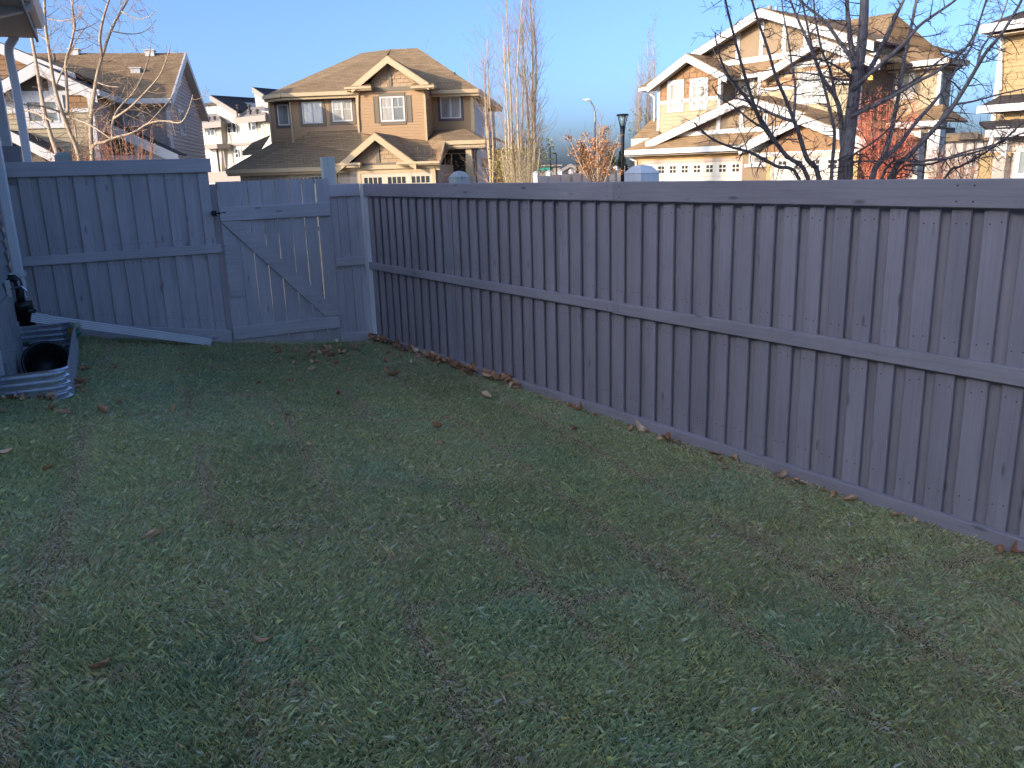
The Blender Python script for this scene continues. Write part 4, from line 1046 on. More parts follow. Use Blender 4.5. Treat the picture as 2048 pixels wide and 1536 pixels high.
    H.window(H.rect(1455,158,1503,205,yM), Mfront(yM), wt, .14, 2, M['pane_curtain'])
    # --- upper right bay
    yf = yU-.5
    Ap = H.az(1636,75,yf); Lp = H.az(1518,150,yf); Rp = (2*Ap[0]-Lp[0], Lp[1])
    H.gable(Lp, Ap, Rp, yf, 5.5, M['roof_brown'], wt, .30, soffit=M['greybrown'])
    zc1 = P(1640,120,yU).z; zc0 = P(1640,131,yU).z; zd1 = P(1640,165,yU).z
    b = MB(); b.mprism(m, [(Lp[0]+.25,zc0),(Rp[0]-.25,zc0),(Ap[0],Ap[1]-.12)], -.12, 0); b.build('gable_panel', M['panel_tan'], e)
    H.board((Lp[0]+.3,Rp[0]-.3,zc0,zc1), m, wt, .06, 'band_board')
    H.board((Ap[0]-.09,Ap[0]+.09,zc1,Ap[1]-.25), m, wt, .05, 'gable_post')
    siding(e, m, [(xc,1.9),(xd,1.9),(xd,zc0),(xc,zc0)], M['cream_siding'], .15)
    poly = [(xc,zd1),(xd,zd1),(xd,zc0),(xc,zc0)]
    shakes(e, m, poly, M['shake'], .34, .2, objects=True)
    H.board((xc-.04,xd+.04,zd1-.14,zd1), m, wt, .06, 'band_board')
    H.window(H.rect(1603,150,1650,200,yU), (lambda a,z,n: m(a,z,n+.02)), wt, .14, 2, M['pane_curtain'])
    for a in (xc, xd): b = MB(); b.box(a-.07,a+.07,yU-.06,yU+.1,1.9,zc0); b.build('corner_board', wt, e)
    siding(e, Mright(xd), [(yU,1.9),(yM+1.5,1.9),(yM+1.5,zE),(yU,zE)], M['panel_taupe'], .15)
    # --- right part: recessed wall and hip roof
    yR = 4.0; xr = P(1878,180,yR).x; zr = P(1820,124,yR-.5).z
    H.wall(xd-.3, xr-.02, yR+.03, yR+.9, -.1, zr, M['cream_siding'])
    siding(e, Mfront(yR), [(xd,1.5),(xr,1.5),(xr,zr),(xd,zr)], M['cream_siding'], .15)
    siding(e, Mright(xr), [(yR,-.1),(yR+.9,-.1),(yR+.9,zr),(yR,zr)], M['cream_siding'], .15)
    H.window(H.rect(1767,143,1822,192,yR), Mfront(yR), wt, .14, 2, M['pane_curtain'])
    g0 = Vector((xd-.6, yR-.5, zr)); g1 = P(1895,118,yR-.5); g1.z = zr; apx = P(1660,46,8); 
    H.roof([g0, g1, apx, (g0.x-1.5, 8, apx.z)], M['roof_brown'], .06); H.roof([g1, (g1.x,yR+1.2,zr), (xk+.4,11,zr), apx], M['roof_brown'], .06)
    H.beam(g0, g1, .12, .18, wt, 'gutter'); H.beam(g1, (g1.x,yR+1.2,zr), .12, .18, M['cream'], 'gutter'); b = MB(); b.box(g0.x,g1.x-.1,yR-.45,yR+.05,zr-.26,zr-.24); b.box(xr,g1.x-.05,yR,yR+1.2,zr-.26,zr-.24); b.build('soffit', M['soffit'], e)
    b = MB(); b.box(xr-.06,xr+.06,yR-.06,yR+.08,-.1,zr-.2); b.build('corner_board', wt, e)
    # porch roof, right
    p0 = P(1775,246,yR-1.6); p1 = P(1884,240,yR-1.6); p0.z = p1.z; tp = P(1825,213,yR); 
    H.roof([p0,p1,(p1.x-.7,yR,tp.z),(p0.x+.7,yR,tp.z)], M['roof_brown'], .06); H.roof([p1,(p1.x,yR+.5,p1.z),(p1.x-.7,yR,tp.z)], M['roof_brown'], .06); H.beam(p0,p1,.12,.2,wt,'gutter')
    H.wall(p0.x+.2,p1.x-.2,yR-1.4,yR,p1.z-.4,p1.z-.22,M['panel_taupe'],'porch_beam')
    c = P(1834,280,yR-1.3).x; H.wall(c-.2,c+.2,yR-1.5,yR-1.1,.9,p1.z-.3,wt,'porch_column'); H.wall(c-.26,c+.26,yR-1.56,yR-1.04,-.1,.9,M['brick_gold'],'column_base')
    c = P(1872,280,yR-1.3).x; H.wall(c-.2,c+.2,yR-1.5,yR-1.1,.9,p1.z-.3,wt,'porch_column')
    lp = P(1757,152,yU+.6); b = MB(); b.box(xd+.05,xd+.16,yU+.5,yU+.62,lp.z-.10,lp.z+.06); b.build('wall_lantern', M['amber'], e)
    # --- garage front: brick, doors, pent roof, gables
    zg = P(1350,296,-.5).z; gl = P(1246,302,-.55); gr = P(1538,286,-.55); gl.z = gr.z = zg
    xg0 = P(1270,330,0).x; xg1 = P(1500,320,0).x; xg2 = P(1690,320,-.0).x
    H.wall(xg0, xg1, .0, yU+.05, -.1, zg-.05, M['brick_gold'], 'garage_wall')
    H.beam(gl, gr, .12, .2, wt, 'gutter')
    b = MB(); b.box(gl.x+.05,gr.x,-.5,.05,zg-.26,zg-.24); b.build('soffit', M['soffit'], e)
    # front gable over the garage
    yf = -.35
    Ap = H.az(1486,191,yf); Lp = H.az(1291,284,yf); Rp = (2*Ap[0]-Lp[0], Lp[1])
    H.gable(Lp, Ap, Rp, yf, 3.0, M['roof_brown'], wt, .32, soffit=M['greybrown'])
    zb0, zb1 = P(1440,268,.1).z, P(1440,259,.1).z
    b = MB(); b.mprism(Mfront(.1), [(Lp[0]+.5,zb0),(Rp[0]-.5,zb0),(Ap[0],Ap[1]-.12)], -.12, 0); b.build('gable_panel', M['panel_tan'], e)
    H.board((Lp[0]+1.0,Rp[0]-.6,zb0,zb1), Mfront(.1), wt, .06, 'band_board')
    for px_ in (1438,1485,1532):
        c = P(px_,240,.1).x; t = Ap[1]-.2-abs(c-Ap[0])*(Ap[1]-Lp[1])/(Ap[0]-Lp[0]); H.board((c-.09,c+.09,zb1,max(zb1+.05,t)), Mfront(.1), wt, .05, 'gable_post')
    H.roof([gl, gr, (gr.x,.1,zb0+.01), (gl.x+.9,.1,zb0+.01)], M['roof_brown'], .05)
    H.roof([gl, (gl.x+.9,.1,zb0+.01), (gl.x+.9,4,zb0+.3), (gl.x,4,zg)], M['roof_brown'], .05)
    # left side roof & eave behind
    s0 = P(1264,278,1.0); H.beam(s0, P(1306,276,1.0), .12, .3, wt, 'gutter'); H.roof([s0, P(1318,275,1.0), P(1318,236,2.6), P(1303,238,2.6)], M['roof_brown'], .05)
    b = MB(); b.tube([P(1258,305,-.3), P(1262,318,-.1), P(1272,322,-.06), (xg0+.1,-.06,1.0)], .05, 8); b.build('downspout', wt, e)
    # garage door (8 windows of 2x2 panes)
    def gdoor(a0,a1,zt,y,n_):
        m2 = Mfront(y); b = MB()
        for k in range(4): b.mbox(m2,a0,a1,zt-.54*(k+1)+.01,zt-.54*k,0,.03)
        d = b.build('garage_door', M['garage_white'], e)
        b = MB(); b.mbox(m2,a0-.14,a0,-.1,zt+.13,0,.07); b.mbox(m2,a1,a1+.14,-.1,zt+.13,0,.07); b.mbox(m2,a0,a1,zt,zt+.13,0,.07); b.build('frame', M['mauve_siding'], d)
        st = (a1-a0)/n_
        for i in range(n_):
            c = a0+st*(i+.5); w = st*.56; f_ = MB(); f_.mbox(m2,c-w/2-.03,c+w/2+.03,zt-.41,zt-.08,.03,.036); wf = f_.build('window', M['garage_white'], d)
            for jx in (0,1):
                for jz in (0,1):
                    g_ = MB(); x0 = c-w/2+jx*w/2+.02; z0 = zt-.39+jz*.15+.01; g_.mbox(m2,x0,x0+w/2-.04,z0,z0+.115,.034,.041); g_.build('pane', M['pane_dark'], wf)
    a0 = P(1290,340,0).x; a1 = P(1486,340,0).x; gdoor(a0,a1,P(1390,325,0).z,0.0,8)
    # right garage wing, nearer
    y2 = -.9; yf = y2-.45
    Ap = H.az(1600,229,yf); Lp = H.az(1478,291,yf); Rp = (2*Ap[0]-Lp[0], Lp[1])
    H.gable(Lp, Ap, Rp, yf, 3.0, M['roof_brown'], wt, .32, soffit=M['greybrown'])
    zb0, zb1 = P(1610,311,y2).z, P(1610,302,y2).z
    b = MB(); b.mprism(Mfront(y2), [(Lp[0]+.3,zb0),(Rp[0]-.3,zb0),(Ap[0],Ap[1]-.12)], -.12, 0); b.build('gable_panel', M['shake'], e)
    siding(e, Mfront(y2), [(Lp[0]+.6,zb1),(Rp[0]-.6,zb1),(Ap[0],Ap[1]-.3)], M['shake'], .15)
    H.board((Lp[0]+.4,Rp[0]-.4,zb0,zb1), Mfront(y2), wt, .06, 'band_board')
    x0 = P(1533,320,y2).x; x1 = Rp[0]-.45
    H.wall(x0, x1, y2+.02, yU, -.1, zb0, M['brick_gold'], 'garage_wall')
    H.wall(P(1490,320,-.2).x, x0+.02, -.35, .3, 1.2, zb0+.1, M['panel_tan'], 'wall'); 
    H.board((*[P(p_,330,-.35).x for p_ in (1492,1536)], P(1512,334,-.35).z, P(1512,328,-.35).z), Mfront(-.35), wt, .12, 'window_sill')
    H.wall(P(1490,320,-.2).x, x0+.02, -.34, .3, -.1, 1.2, M['brick_gold'], 'garage_wall')
    H.window(H.rect(1503,297,1530,325,-.35), Mfront(-.35), wt, .08, 1, M['pane_curtain'])
    a0 = P(1550,330,y2).x; gdoor(a0,a0+2.5,P(1590,315,y2).z,y2,4)
    return H
right_house()

# =========================================================== left house
def left_house():
    H = House('house', 'beige house with long shingled ridge and white gables, left behind the pale tree', 238, 340, 30, 78, group='houses beyond the fence')
    e = H.e; P = H.P; wt = M['white']
    zE = P(290,197,-.45).z; xR = P(337,240,0).x; D = 8.6
    e0 = P(238,196,-.45); e1 = P(343,197,-.45); e0.z = e1.z = zE
    rg = P(300,106,D/2); zR = rg.z
    xl = P(-120,200,0).x
    xo = e1.x
    H.roof([(xl,-.45,zE),(xo,-.45,zE),(xo,D/2,zR),(xl,D/2,zR)], M['roof_brown'], .1); H.roof([(xl,D/2,zR),(xo,D/2,zR),(xo,D+.45,zE),(xl,D+.45,zE)], M['roof_brown'], .1)
    # gable end rakes and soffit
    for (p,q) in (((xo,-.45,zE+.02),(xo,D/2,zR+.02)),((xo,D/2,zR+.02),(xo,D+.45,zE+.02))): H.beam(p,q,.06,.26,wt,'rake_board')
    H.beam((e0.x-.4,-.5,zE),(xo,-.5,zE),.12,.17,wt,'gutter')
    H.wall(xl+.3, xR-.02, .03, D, -.1, zE-.02, M['mauve_siding'])
    b = MB(); b.mprism(Mright(xR-.06), [(.0,zE-.1),(D,zE-.1),(D/2,zR-.2)], 0, .05); b.build('gable_wall', M['mauve_siding'], e)
    siding(e, Mright(xR), [(0,-.1),(D,-.1),(D,zE-.15),(D/2,zR-.25),(0,zE-.15)], M['mauve_siding'], .14)
    b = MB(); b.add([(xR,-.4,zE-.2),(xo-.03,-.4,zE-.2),(xo-.03,D/2,zR-.24),(xR,D/2,zR-.24)],[(0,1,2,3)]); b.add([(xR,D+.4,zE-.2),(xo-.03,D+.4,zE-.2),(xo-.03,D/2,zR-.24),(xR,D/2,zR-.24)],[(0,1,2,3)]); b.box(xl+2,xo-.05,-.42,.02,zE-.2,zE-.18); b.build('soffit', M['white'], e)
    siding(e, Mfront(0), [(xl+2,-.1),(xR,-.1),(xR,zE-.15),(xl+2,zE-.15)], M['mauve_siding'], .14)
    b = MB(); b.box(xR-.07,xR+.06,-.06,.08,-.1,zE-.2); b.build('corner_board', wt, e)
    H.window(H.rect(250,211,281,246,0), Mfront(0), wt, .11, 2, [M['pane_curtain'],M['pane_curtain']])
    ya = H.PX(356,240,xR).y; yb = H.PX(366,240,xR).y; H.window((min(ya,yb),max(ya,yb),H.PX(362,268,xR).z,H.PX(358,222,xR).z), Mright(xR), wt, .06, 1, M['pane'], name='side_window')
    b = MB(); q = [P(326,205,-.4), P(331,212,-.1), P(334,222,-.08)]; q.append(Vector((q[-1].x,q[-1].y,0))); b.tube(q,.045,8); b.build('downspout', wt, e)
    # roof vents
    for px_,py_,hh in ((273,145,.22),(301,109,.1),(150,107,.1)):
        t = (py_-197)/(106-197); yv = -.45+(D/2+.45)*t; p = P(px_,py_,yv); b = MB(); b.box(p.x-.16,p.x+.16,p.y-.2,p.y+.2,p.z-.25,p.z+.12); b.box(p.x-.2,p.x+.2,p.y-.24,p.y+.22,p.z+.12,p.z+.16); b.build('roof_vent', wt, e)
    p = P(109,118,3.4); b = MB(); b.tube([(p.x,p.y,p.z-.3),(p.x,p.y,p.z+.2)],.05,8); b.build('vent_pipe', M['dark_trim'], e)
    # front wing with gable
    yw = -3.0; yf = yw-.45
    Ap = H.az(70,124,yf); Rp = H.az(192,182,yf); Lp = (2*Ap[0]-Rp[0], Rp[1])
    H.gable(Lp, Ap, Rp, yf, 3.0, M['roof_dark'], wt, .34, soffit=wt)
    H.beam((Rp[0]+.02,yf,zE+.02),(Rp[0]+.02,-.45,zE+.02),.12,.17,wt,'gutter')
    xw1 = P(187,240,yw).x; xw0 = 2*Ap[0]-xw1
    H.wall(xw0, xw1-.02, yw+.03, .1, -.1, zE-.02, M['mauve_siding'])
    zb0, zb1 = P(100,191,yw).z, P(100,182,yw).z
    b = MB(); b.mprism(Mfront(yw), [(Lp[0]+.4,zb0),(Rp[0]-.4,zb0),(Ap[0],Ap[1]-.12)], -.1, 0); b.build('gable_panel', M['panel_taupe'], e)
    H.board((Lp[0]+.5,Rp[0]-.5,zb0,zb1), Mfront(yw), wt, .06, 'band_board'); H.board((Ap[0]+.15,Ap[0]+.33,zb1,Ap[1]-.3), Mfront(yw), wt, .05, 'gable_post')
    zk1 = zb0; zk0 = P(150,217,yw).z
    m = Mfront(yw)
    siding(e, m, [(xw0,-.1),(xw1,-.1),(xw1,zk0),(xw0,zk0)], M['cream_siding'], .14)
    xk = P(131,205,yw).x; shakes(e, m, [(xk,zk0),(xw1,zk0),(xw1,zk1),(xk,zk1)], M['shake'], .3, .18, objects=True)
    b = MB(); b.mbox(m,xw0,xk,zk0,zk1,0,.02); b.build('wall_panel', wt, e)
    H.board((xw0,xw1+.02,zk0-.12,zk0), m, wt, .06, 'band_board')
    siding(e, Mright(xw1), [(yw,-.1),(0,-.1),(0,zE-.1),(yw,zE-.1)], M['mauve_siding'], .14)
    b = MB(); b.box(xw1-.08,xw1+.05,yw-.06,yw+.06,-.1,zE-.1); b.build('corner_board', wt, e)
    H.window(H.rect(54,201,119,246,yw), (lambda a,z,n: m(a,z,n+.03)), wt, .16, 2, [M['pane'],M['pane']])
    # large gable further left, set back
    yf = -1.6
    R2 = H.az(150,147,yf); A2 = H.az(-60,62,yf); b = MB()
    H.gable((2*A2[0]-R2[0],R2[1]), A2, R2, yf, 4.2, M['roof_dark'], wt, .34, soffit=wt)
    b = MB(); b.mprism(Mfront(yf+.4), [(2*A2[0]-R2[0]+.3,R2[1]-.1),(R2[0]-.3,R2[1]-.1),(A2[0],A2[1]-.12)], -.1, 0); b.build('gable_panel', M['shake'], e)
    siding(e, Mfront(yf+.4), [(2*A2[0]-R2[0]+.5,R2[1]),(R2[0]-.5,R2[1]),(A2[0],A2[1]-.3)], M['shake'], .16)
    # lower porch gables
    yf = -4.6
    A3 = H.az(20,262,yf); R3 = H.az(118,312,yf); H.gable((2*A3[0]-R3[0],R3[1]), A3, R3, yf, -2.8, M['roof_dark'], wt, .30, soffit=wt)
    b = MB(); b.mprism(Mfront(yf+.35), [(2*A3[0]-R3[0]+.3,R3[1]-.3),(R3[0]-.3,R3[1]-.3),(A3[0],A3[1]-.12)], -.1, 0); b.build('gable_panel', M['panel_taupe'], e)
    H.wall(2*A3[0]-R3[0]+.4, R3[0]-.3, yf+.45, -2.9, -.1, R3[1]-.2, M['cream_siding'])
    yf = -1.9
    A4 = H.az(195,236,yf); R4 = H.az(356,309,yf); R4 = (R4[0],R4[1]); H.gable((2*A4[0]-R4[0],R4[1]), A4, R4, yf, .0, M['roof_dark'], wt, .34, soffit=wt)
    z0 = P(300,317,yf+.35).z; b = MB(); b.mprism(Mfront(yf+.35), [(2*A4[0]-R4[0]+.3,z0),(R4[0]-.3,z0),(A4[0],A4[1]-.12)], -.1, 0); b.build('gable_panel', M['panel_taupe'], e)
    H.board((A4[0],R4[0]-.1,z0-.1,z0+.12), Mfront(yf+.35), wt, .06, 'band_board'); c = P(277,300,yf+.35).x; H.board((c-.12,c+.12,z0,R4[1]+.5), Mfront(yf+.35), wt, .05, 'gable_post')
    c = R4[0]-.5; H.wall(c-.15,c+.15,yf+.3,yf+.6,-.1,z0-.1,wt,'porch_column'); c = A4[0]; H.wall(c-.15,c+.15,yf+.3,yf+.6,-.1,z0-.1,wt,'porch_column')
left_house()

# =========================================================== white townhouses
def white_block():
    H = House('townhouse_block', 'white stucco townhouses with dark single slope roofs between the beige and tan houses', 400, 340, 58, 128, 'building')
    e = H.e; P = H.P; st = M['stucco']; m = Mfront(0)
    def poly(pts, y, t, mat, name):
        b = MB(); b.mprism(Mfront(y), [H.az(px,py,y) for px,py in pts], -t, 0); return b.build(name, mat, e)
    poly([(385,250),(443,243),(443,375),(385,380)], 0, 6, st, 'wall')
    poly([(434,202),(474,224),(482,232),(560,238),(560,375),(440,378)], .4, 6, st, 'wall')
    poly([(521,222),(545,222),(545,330),(526,330)], -.2, 1, st, 'wall')
    poly([(403,213),(434,208),(436,232),(408,235)], 2.5, 3, M['grey_siding'], 'wall')
    poly([(400,207),(434,204),(434,210),(400,213)], 2.3, 3.2, M['roof_dark'], 'roof')
    # skirt roofs
    for (a,b_,c,d_) in (((386,248),(443,241),(436,226),(386,234)),((469,236),(532,229),(528,212),(500,217))):
        p,q = P(*a,-.7), P(*b_,-.7); q.z = p.z; r_,s_ = P(*c,.8), P(*d_,.8); r_.z = s_.z = max(r_.z,s_.z)
        H.roof([p,q,r_,s_], M['greybrown'], .1); H.beam(p,q,.15,.35,M['greybrown'],'gutter')
    # mono pitch roofs
    for pts in (((420,190),(515,196),(524,214),(474,223)),((505,174),(560,179),(560,190),(528,189))):
        q = [P(pts[0][0],pts[0][1],-.9), P(pts[1][0],pts[1][1],5), P(pts[2][0],pts[2][1],5), P(pts[3][0],pts[3][1],-.9)]
        H.roof(q, M['roof_dark'], .14); H.beam(q[0], q[3], .1, .32, M['greybrown'], 'rake_board')
    poly([(508,180),(527,191),(560,193),(560,215),(512,215)], 1.5, 3, st, 'wall')
    for px_,py_ in ((475,212),(498,212),(500,223),(514,221),(418,236),(429,235),(404,239)):
        p = P(px_,py_,-.4); b = MB(); b.tube([(p.x,p.y,p.z-.35),(p.x,p.y,p.z+.0)],.07,8); b.tube([(p.x,p.y,p.z-.02),(p.x,p.y,p.z+.08)],[.13,.09],8); b.build('roof_vent', M['roof_dark'], e)
    # windows: one tall pane and two small ones
    for (x0,y0,x1,y1,left) in ((416,251,429,270,1),(457,246,472,265,0),(498,241,511,260,1),(472,299,481,314,0),(418,303,429,320,1)):
        yy = -.02 if x0 < 440 else .38
        a0,a1,z0,z1 = H.rect(x0,y0,x1,y1,yy); mm = Mfront(yy); w = a1-a0; b = MB(); b.mbox(mm,a0-.12,a1+.12,z0-.12,z1+.12,0,.04); wo_ = b.build('window', M['white'], e)
        tall = (a0,a0+w*.36) if left else (a1-w*.36,a1); sm = (a0+w*.48,a1) if left else (a0,a1-w*.48)
        for q in ((*tall,z0,z1),(*sm,z0,z0+(z1-z0)*.42),(*sm,z0+(z1-z0)*.58,z1)):
            g_ = MB(); g_.mbox(mm,*q,.035,.05); g_.build('pane', M['pane_dark'], wo_)
    a0,a1,z0,z1 = H.rect(401,299,436,345,-.1); H.board((a0,a1,-.1,z1), Mfront(-.1), M['grey_siding'], .05, 'wall_panel')
    a0,a1,z0,z1 = H.rect(398,289,434,298,-.9); b = MB(); b.box(a0,a1,-.9,.1,z0,z1); b.build('canopy', M['greybrown'], e)
    a0,a1,z0,z1 = H.rect(436,286,512,291,.3); H.board((a0,a1,z0,z1), Mfront(.38), M['greybrown'], .1, 'band_board')
    for pts in (((436,243),(441,246),(446,290),(452,335)),((522,230),(527,234),(531,275))):
        b = MB(); b.tube([P(px_,py_,-.15) for px_,py_ in pts], .07, 8); b.build('downspout', M['greybrown'], e)
    p = P(385,345,-2.2); q = P(480,333,-2.2); q.z = p.z; b = MB(); b.box(p.x,q.x,-2.2,0,p.z-.7,p.z); b.build('canopy', M['greybrown'], e)
white_block()

# =========================================================== far right house
def far_right_house():
    H = House('house', 'butter yellow house at the right edge of the view', 2000, 320, 22, 147, group='houses beyond the fence')
    e = H.e; P = H.P; wt = M['white']; x0 = P(2001,130,0).x; x1 = x0+7; zE = P(2003,50,-.0).z
    H.wall(x0+.02, x1, .03, 8, -.1, zE, M['yellow_siding']); siding(e, Mfront(0), [(x0,2.0),(x1,2.0),(x1,zE),(x0,zE)], M['yellow_siding'], .155)
    b = MB(); b.box(x0-.06,x0+.06,-.06,.1,2.0,zE-.1); b.build('corner_board', wt, e)
    c = P(1966,50,-.55); r_ = [Vector((c.x,-.55,c.z)), Vector((x1+1,-.55,c.z)), Vector((x1-2,4,c.z+1.7)), Vector((x0+2.6,4,c.z+1.7))]
    H.roof(r_, M['roof_dark'], .06); H.roof([r_[0], r_[3], (x0+2.6,5,c.z+1.7), (c.x,8.5,c.z)], M['roof_dark'], .06); H.beam(r_[0], r_[1], .14, .2, wt, 'gutter'); H.beam(r_[0], (c.x,8.5,c.z), .14, .2, wt, 'gutter')
    b = MB(); b.box(c.x+.05,x1,-.5,8,c.z-.28,c.z-.26); b.build('soffit', M['soffit'], e)
    b = MB(); b.tube([P(1986,55,-.4),P(1991,60,-.2),P(2003,63,-.08),P(2001,180,-.08)], .04, 8); b.build('downspout', wt, e)
    for (pe, y_, ptop) in ((( 1960,212), -1.3, 190), ((1977,260), -2.0, 240)):
        c = P(*pe, y_); zt = P(2010, ptop, 0 if y_ > -1.5 else -.9).z; yb = 0 if y_ > -1.5 else -.9
        H.roof([(c.x,y_,c.z),(x1,y_,c.z),(x1,yb,zt),(x0+.1,yb,zt)], M['roof_dark'], .06); H.roof([(c.x,y_,c.z),(x0+.1,yb,zt),(x0+.1,2,zt),(c.x,2,c.z)], M['roof_dark'], .06)
        H.beam((c.x,y_,c.z),(x1,y_,c.z),.14,.17,wt,'gutter'); H.beam((c.x,y_,c.z),(c.x,2,c.z),.14,.17,wt,'gutter')
    zt = P(2010,215,-.9).z; a = P(2008,225,-.9).x; H.wall(a, x1, -.9, .02, 2.0, zt, M['yellow_siding'])
    a = P(2010,300,-1.5).x; zt = P(2015,262,-1.5).z; H.wall(a, x1, -1.5, 0, -.1, zt, M['stone']); a0 = P(1997,290,-1.55).x; a1 = P(2023,290,-1.55).x; H.wall(a0, a1, -1.75, -1.45, P(2010,312,-1.7).z, zt+.1, wt, 'porch_column'); H.wall(a0-.03, a1+.03, -1.8, -1.4, -.1, P(2010,312,-1.7).z, M['stone'], 'column_base')
    H.window(H.rect(2036,298,2075,352,-1.5), Mfront(-1.5), wt, .08, 2, M['pane'])
far_right_house()
# ------------------------------------------------------------------ trees and shrubs
def smooth_path(pts, sub=4):
    pts = [Vector(p) for p in pts]; out = []
    for i in range(len(pts)-1):
        p0 = pts[max(i-1,0)]; p1 = pts[i]; p2 = pts[i+1]; p3 = pts[min(i+2,len(pts)-1)]
        for k in range(sub):
            t = k/sub; out.append(.5*((2*p1)+(p2-p0)*t+(2*p0-5*p1+4*p2-p3)*t*t+(3*p1-p0-3*p2+p3)*t**3))
    out.append(pts[-1]); return out
def grow_twig(r, mb, p, d, length, rad, lvl, up=.15, kink=.35, nchild=(2,4), minr=.0018):
    n = 4 if lvl > 0 else 3; pts = [p]; rads = [rad]; c = p.copy(); dd = d.normalized()
    for i in range(n):
        dd = (dd + Vector((r.gauss(0,kink), r.gauss(0,kink), r.gauss(0,kink)+up))*.45).normalized()
        c = c + dd*(length/n); pts.append(c.copy()); rads.append(max(minr, rad*(1-.7*(i+1)/n)))
    mb.tube(pts, rads, 4 if rad > .006 else 3, False)
    if lvl > 0:
        for _ in range(r.randint(*nchild)):
            i = r.randint(1, n-1); a = pts[i]; t = (pts[i+1]-pts[i]).normalized()
            s = Vector((r.gauss(0,1), r.gauss(0,1), r.gauss(0,1))); s = (s - t*s.dot(t)).normalized()
            grow_twig(r, mb, a, t*.55+s*.9, length*r.uniform(.35,.7), max(minr, rads[i]*.6), lvl-1, up, kink, nchild, minr)
def limb(mb, pts, r0, r1, n=8):
    sp = smooth_path(pts, 4); k = len(sp); rads = [r0+(r1-r0)*(i/(k-1))**.8 for i in range(k)]
    mb.tube(sp, rads, n, True); return sp, rads
def twigs_along(r, mb, sp, rads, step, length, lvl, start=.15, up=.12, kink=.4, nchild=(2,4), ang=.8, minr=.0018):
    k = len(sp); tot = sum((sp[i+1]-sp[i]).length for i in range(k-1)); acc = 0; nxt = start*tot
    for i in range(k-1):
        sg = (sp[i+1]-sp[i]); l = sg.length
        while nxt < acc+l:
            f = (nxt-acc)/l; p = sp[i]+sg*f; t = sg.normalized(); s = Vector((r.gauss(0,1), r.gauss(0,1), r.gauss(0,1))); s = (s - t*s.dot(t)).normalized()
            fr = nxt/tot; ln = length*(1-.45*fr)*r.uniform(.4,1.25)
            grow_twig(r, mb, p, t*(1-ang)+s*ang, ln, max(minr, min(rads[i]*.5, .007)), lvl, up, kink, nchild, minr)
            nxt += step*r.uniform(.5,1.5)
        acc += l

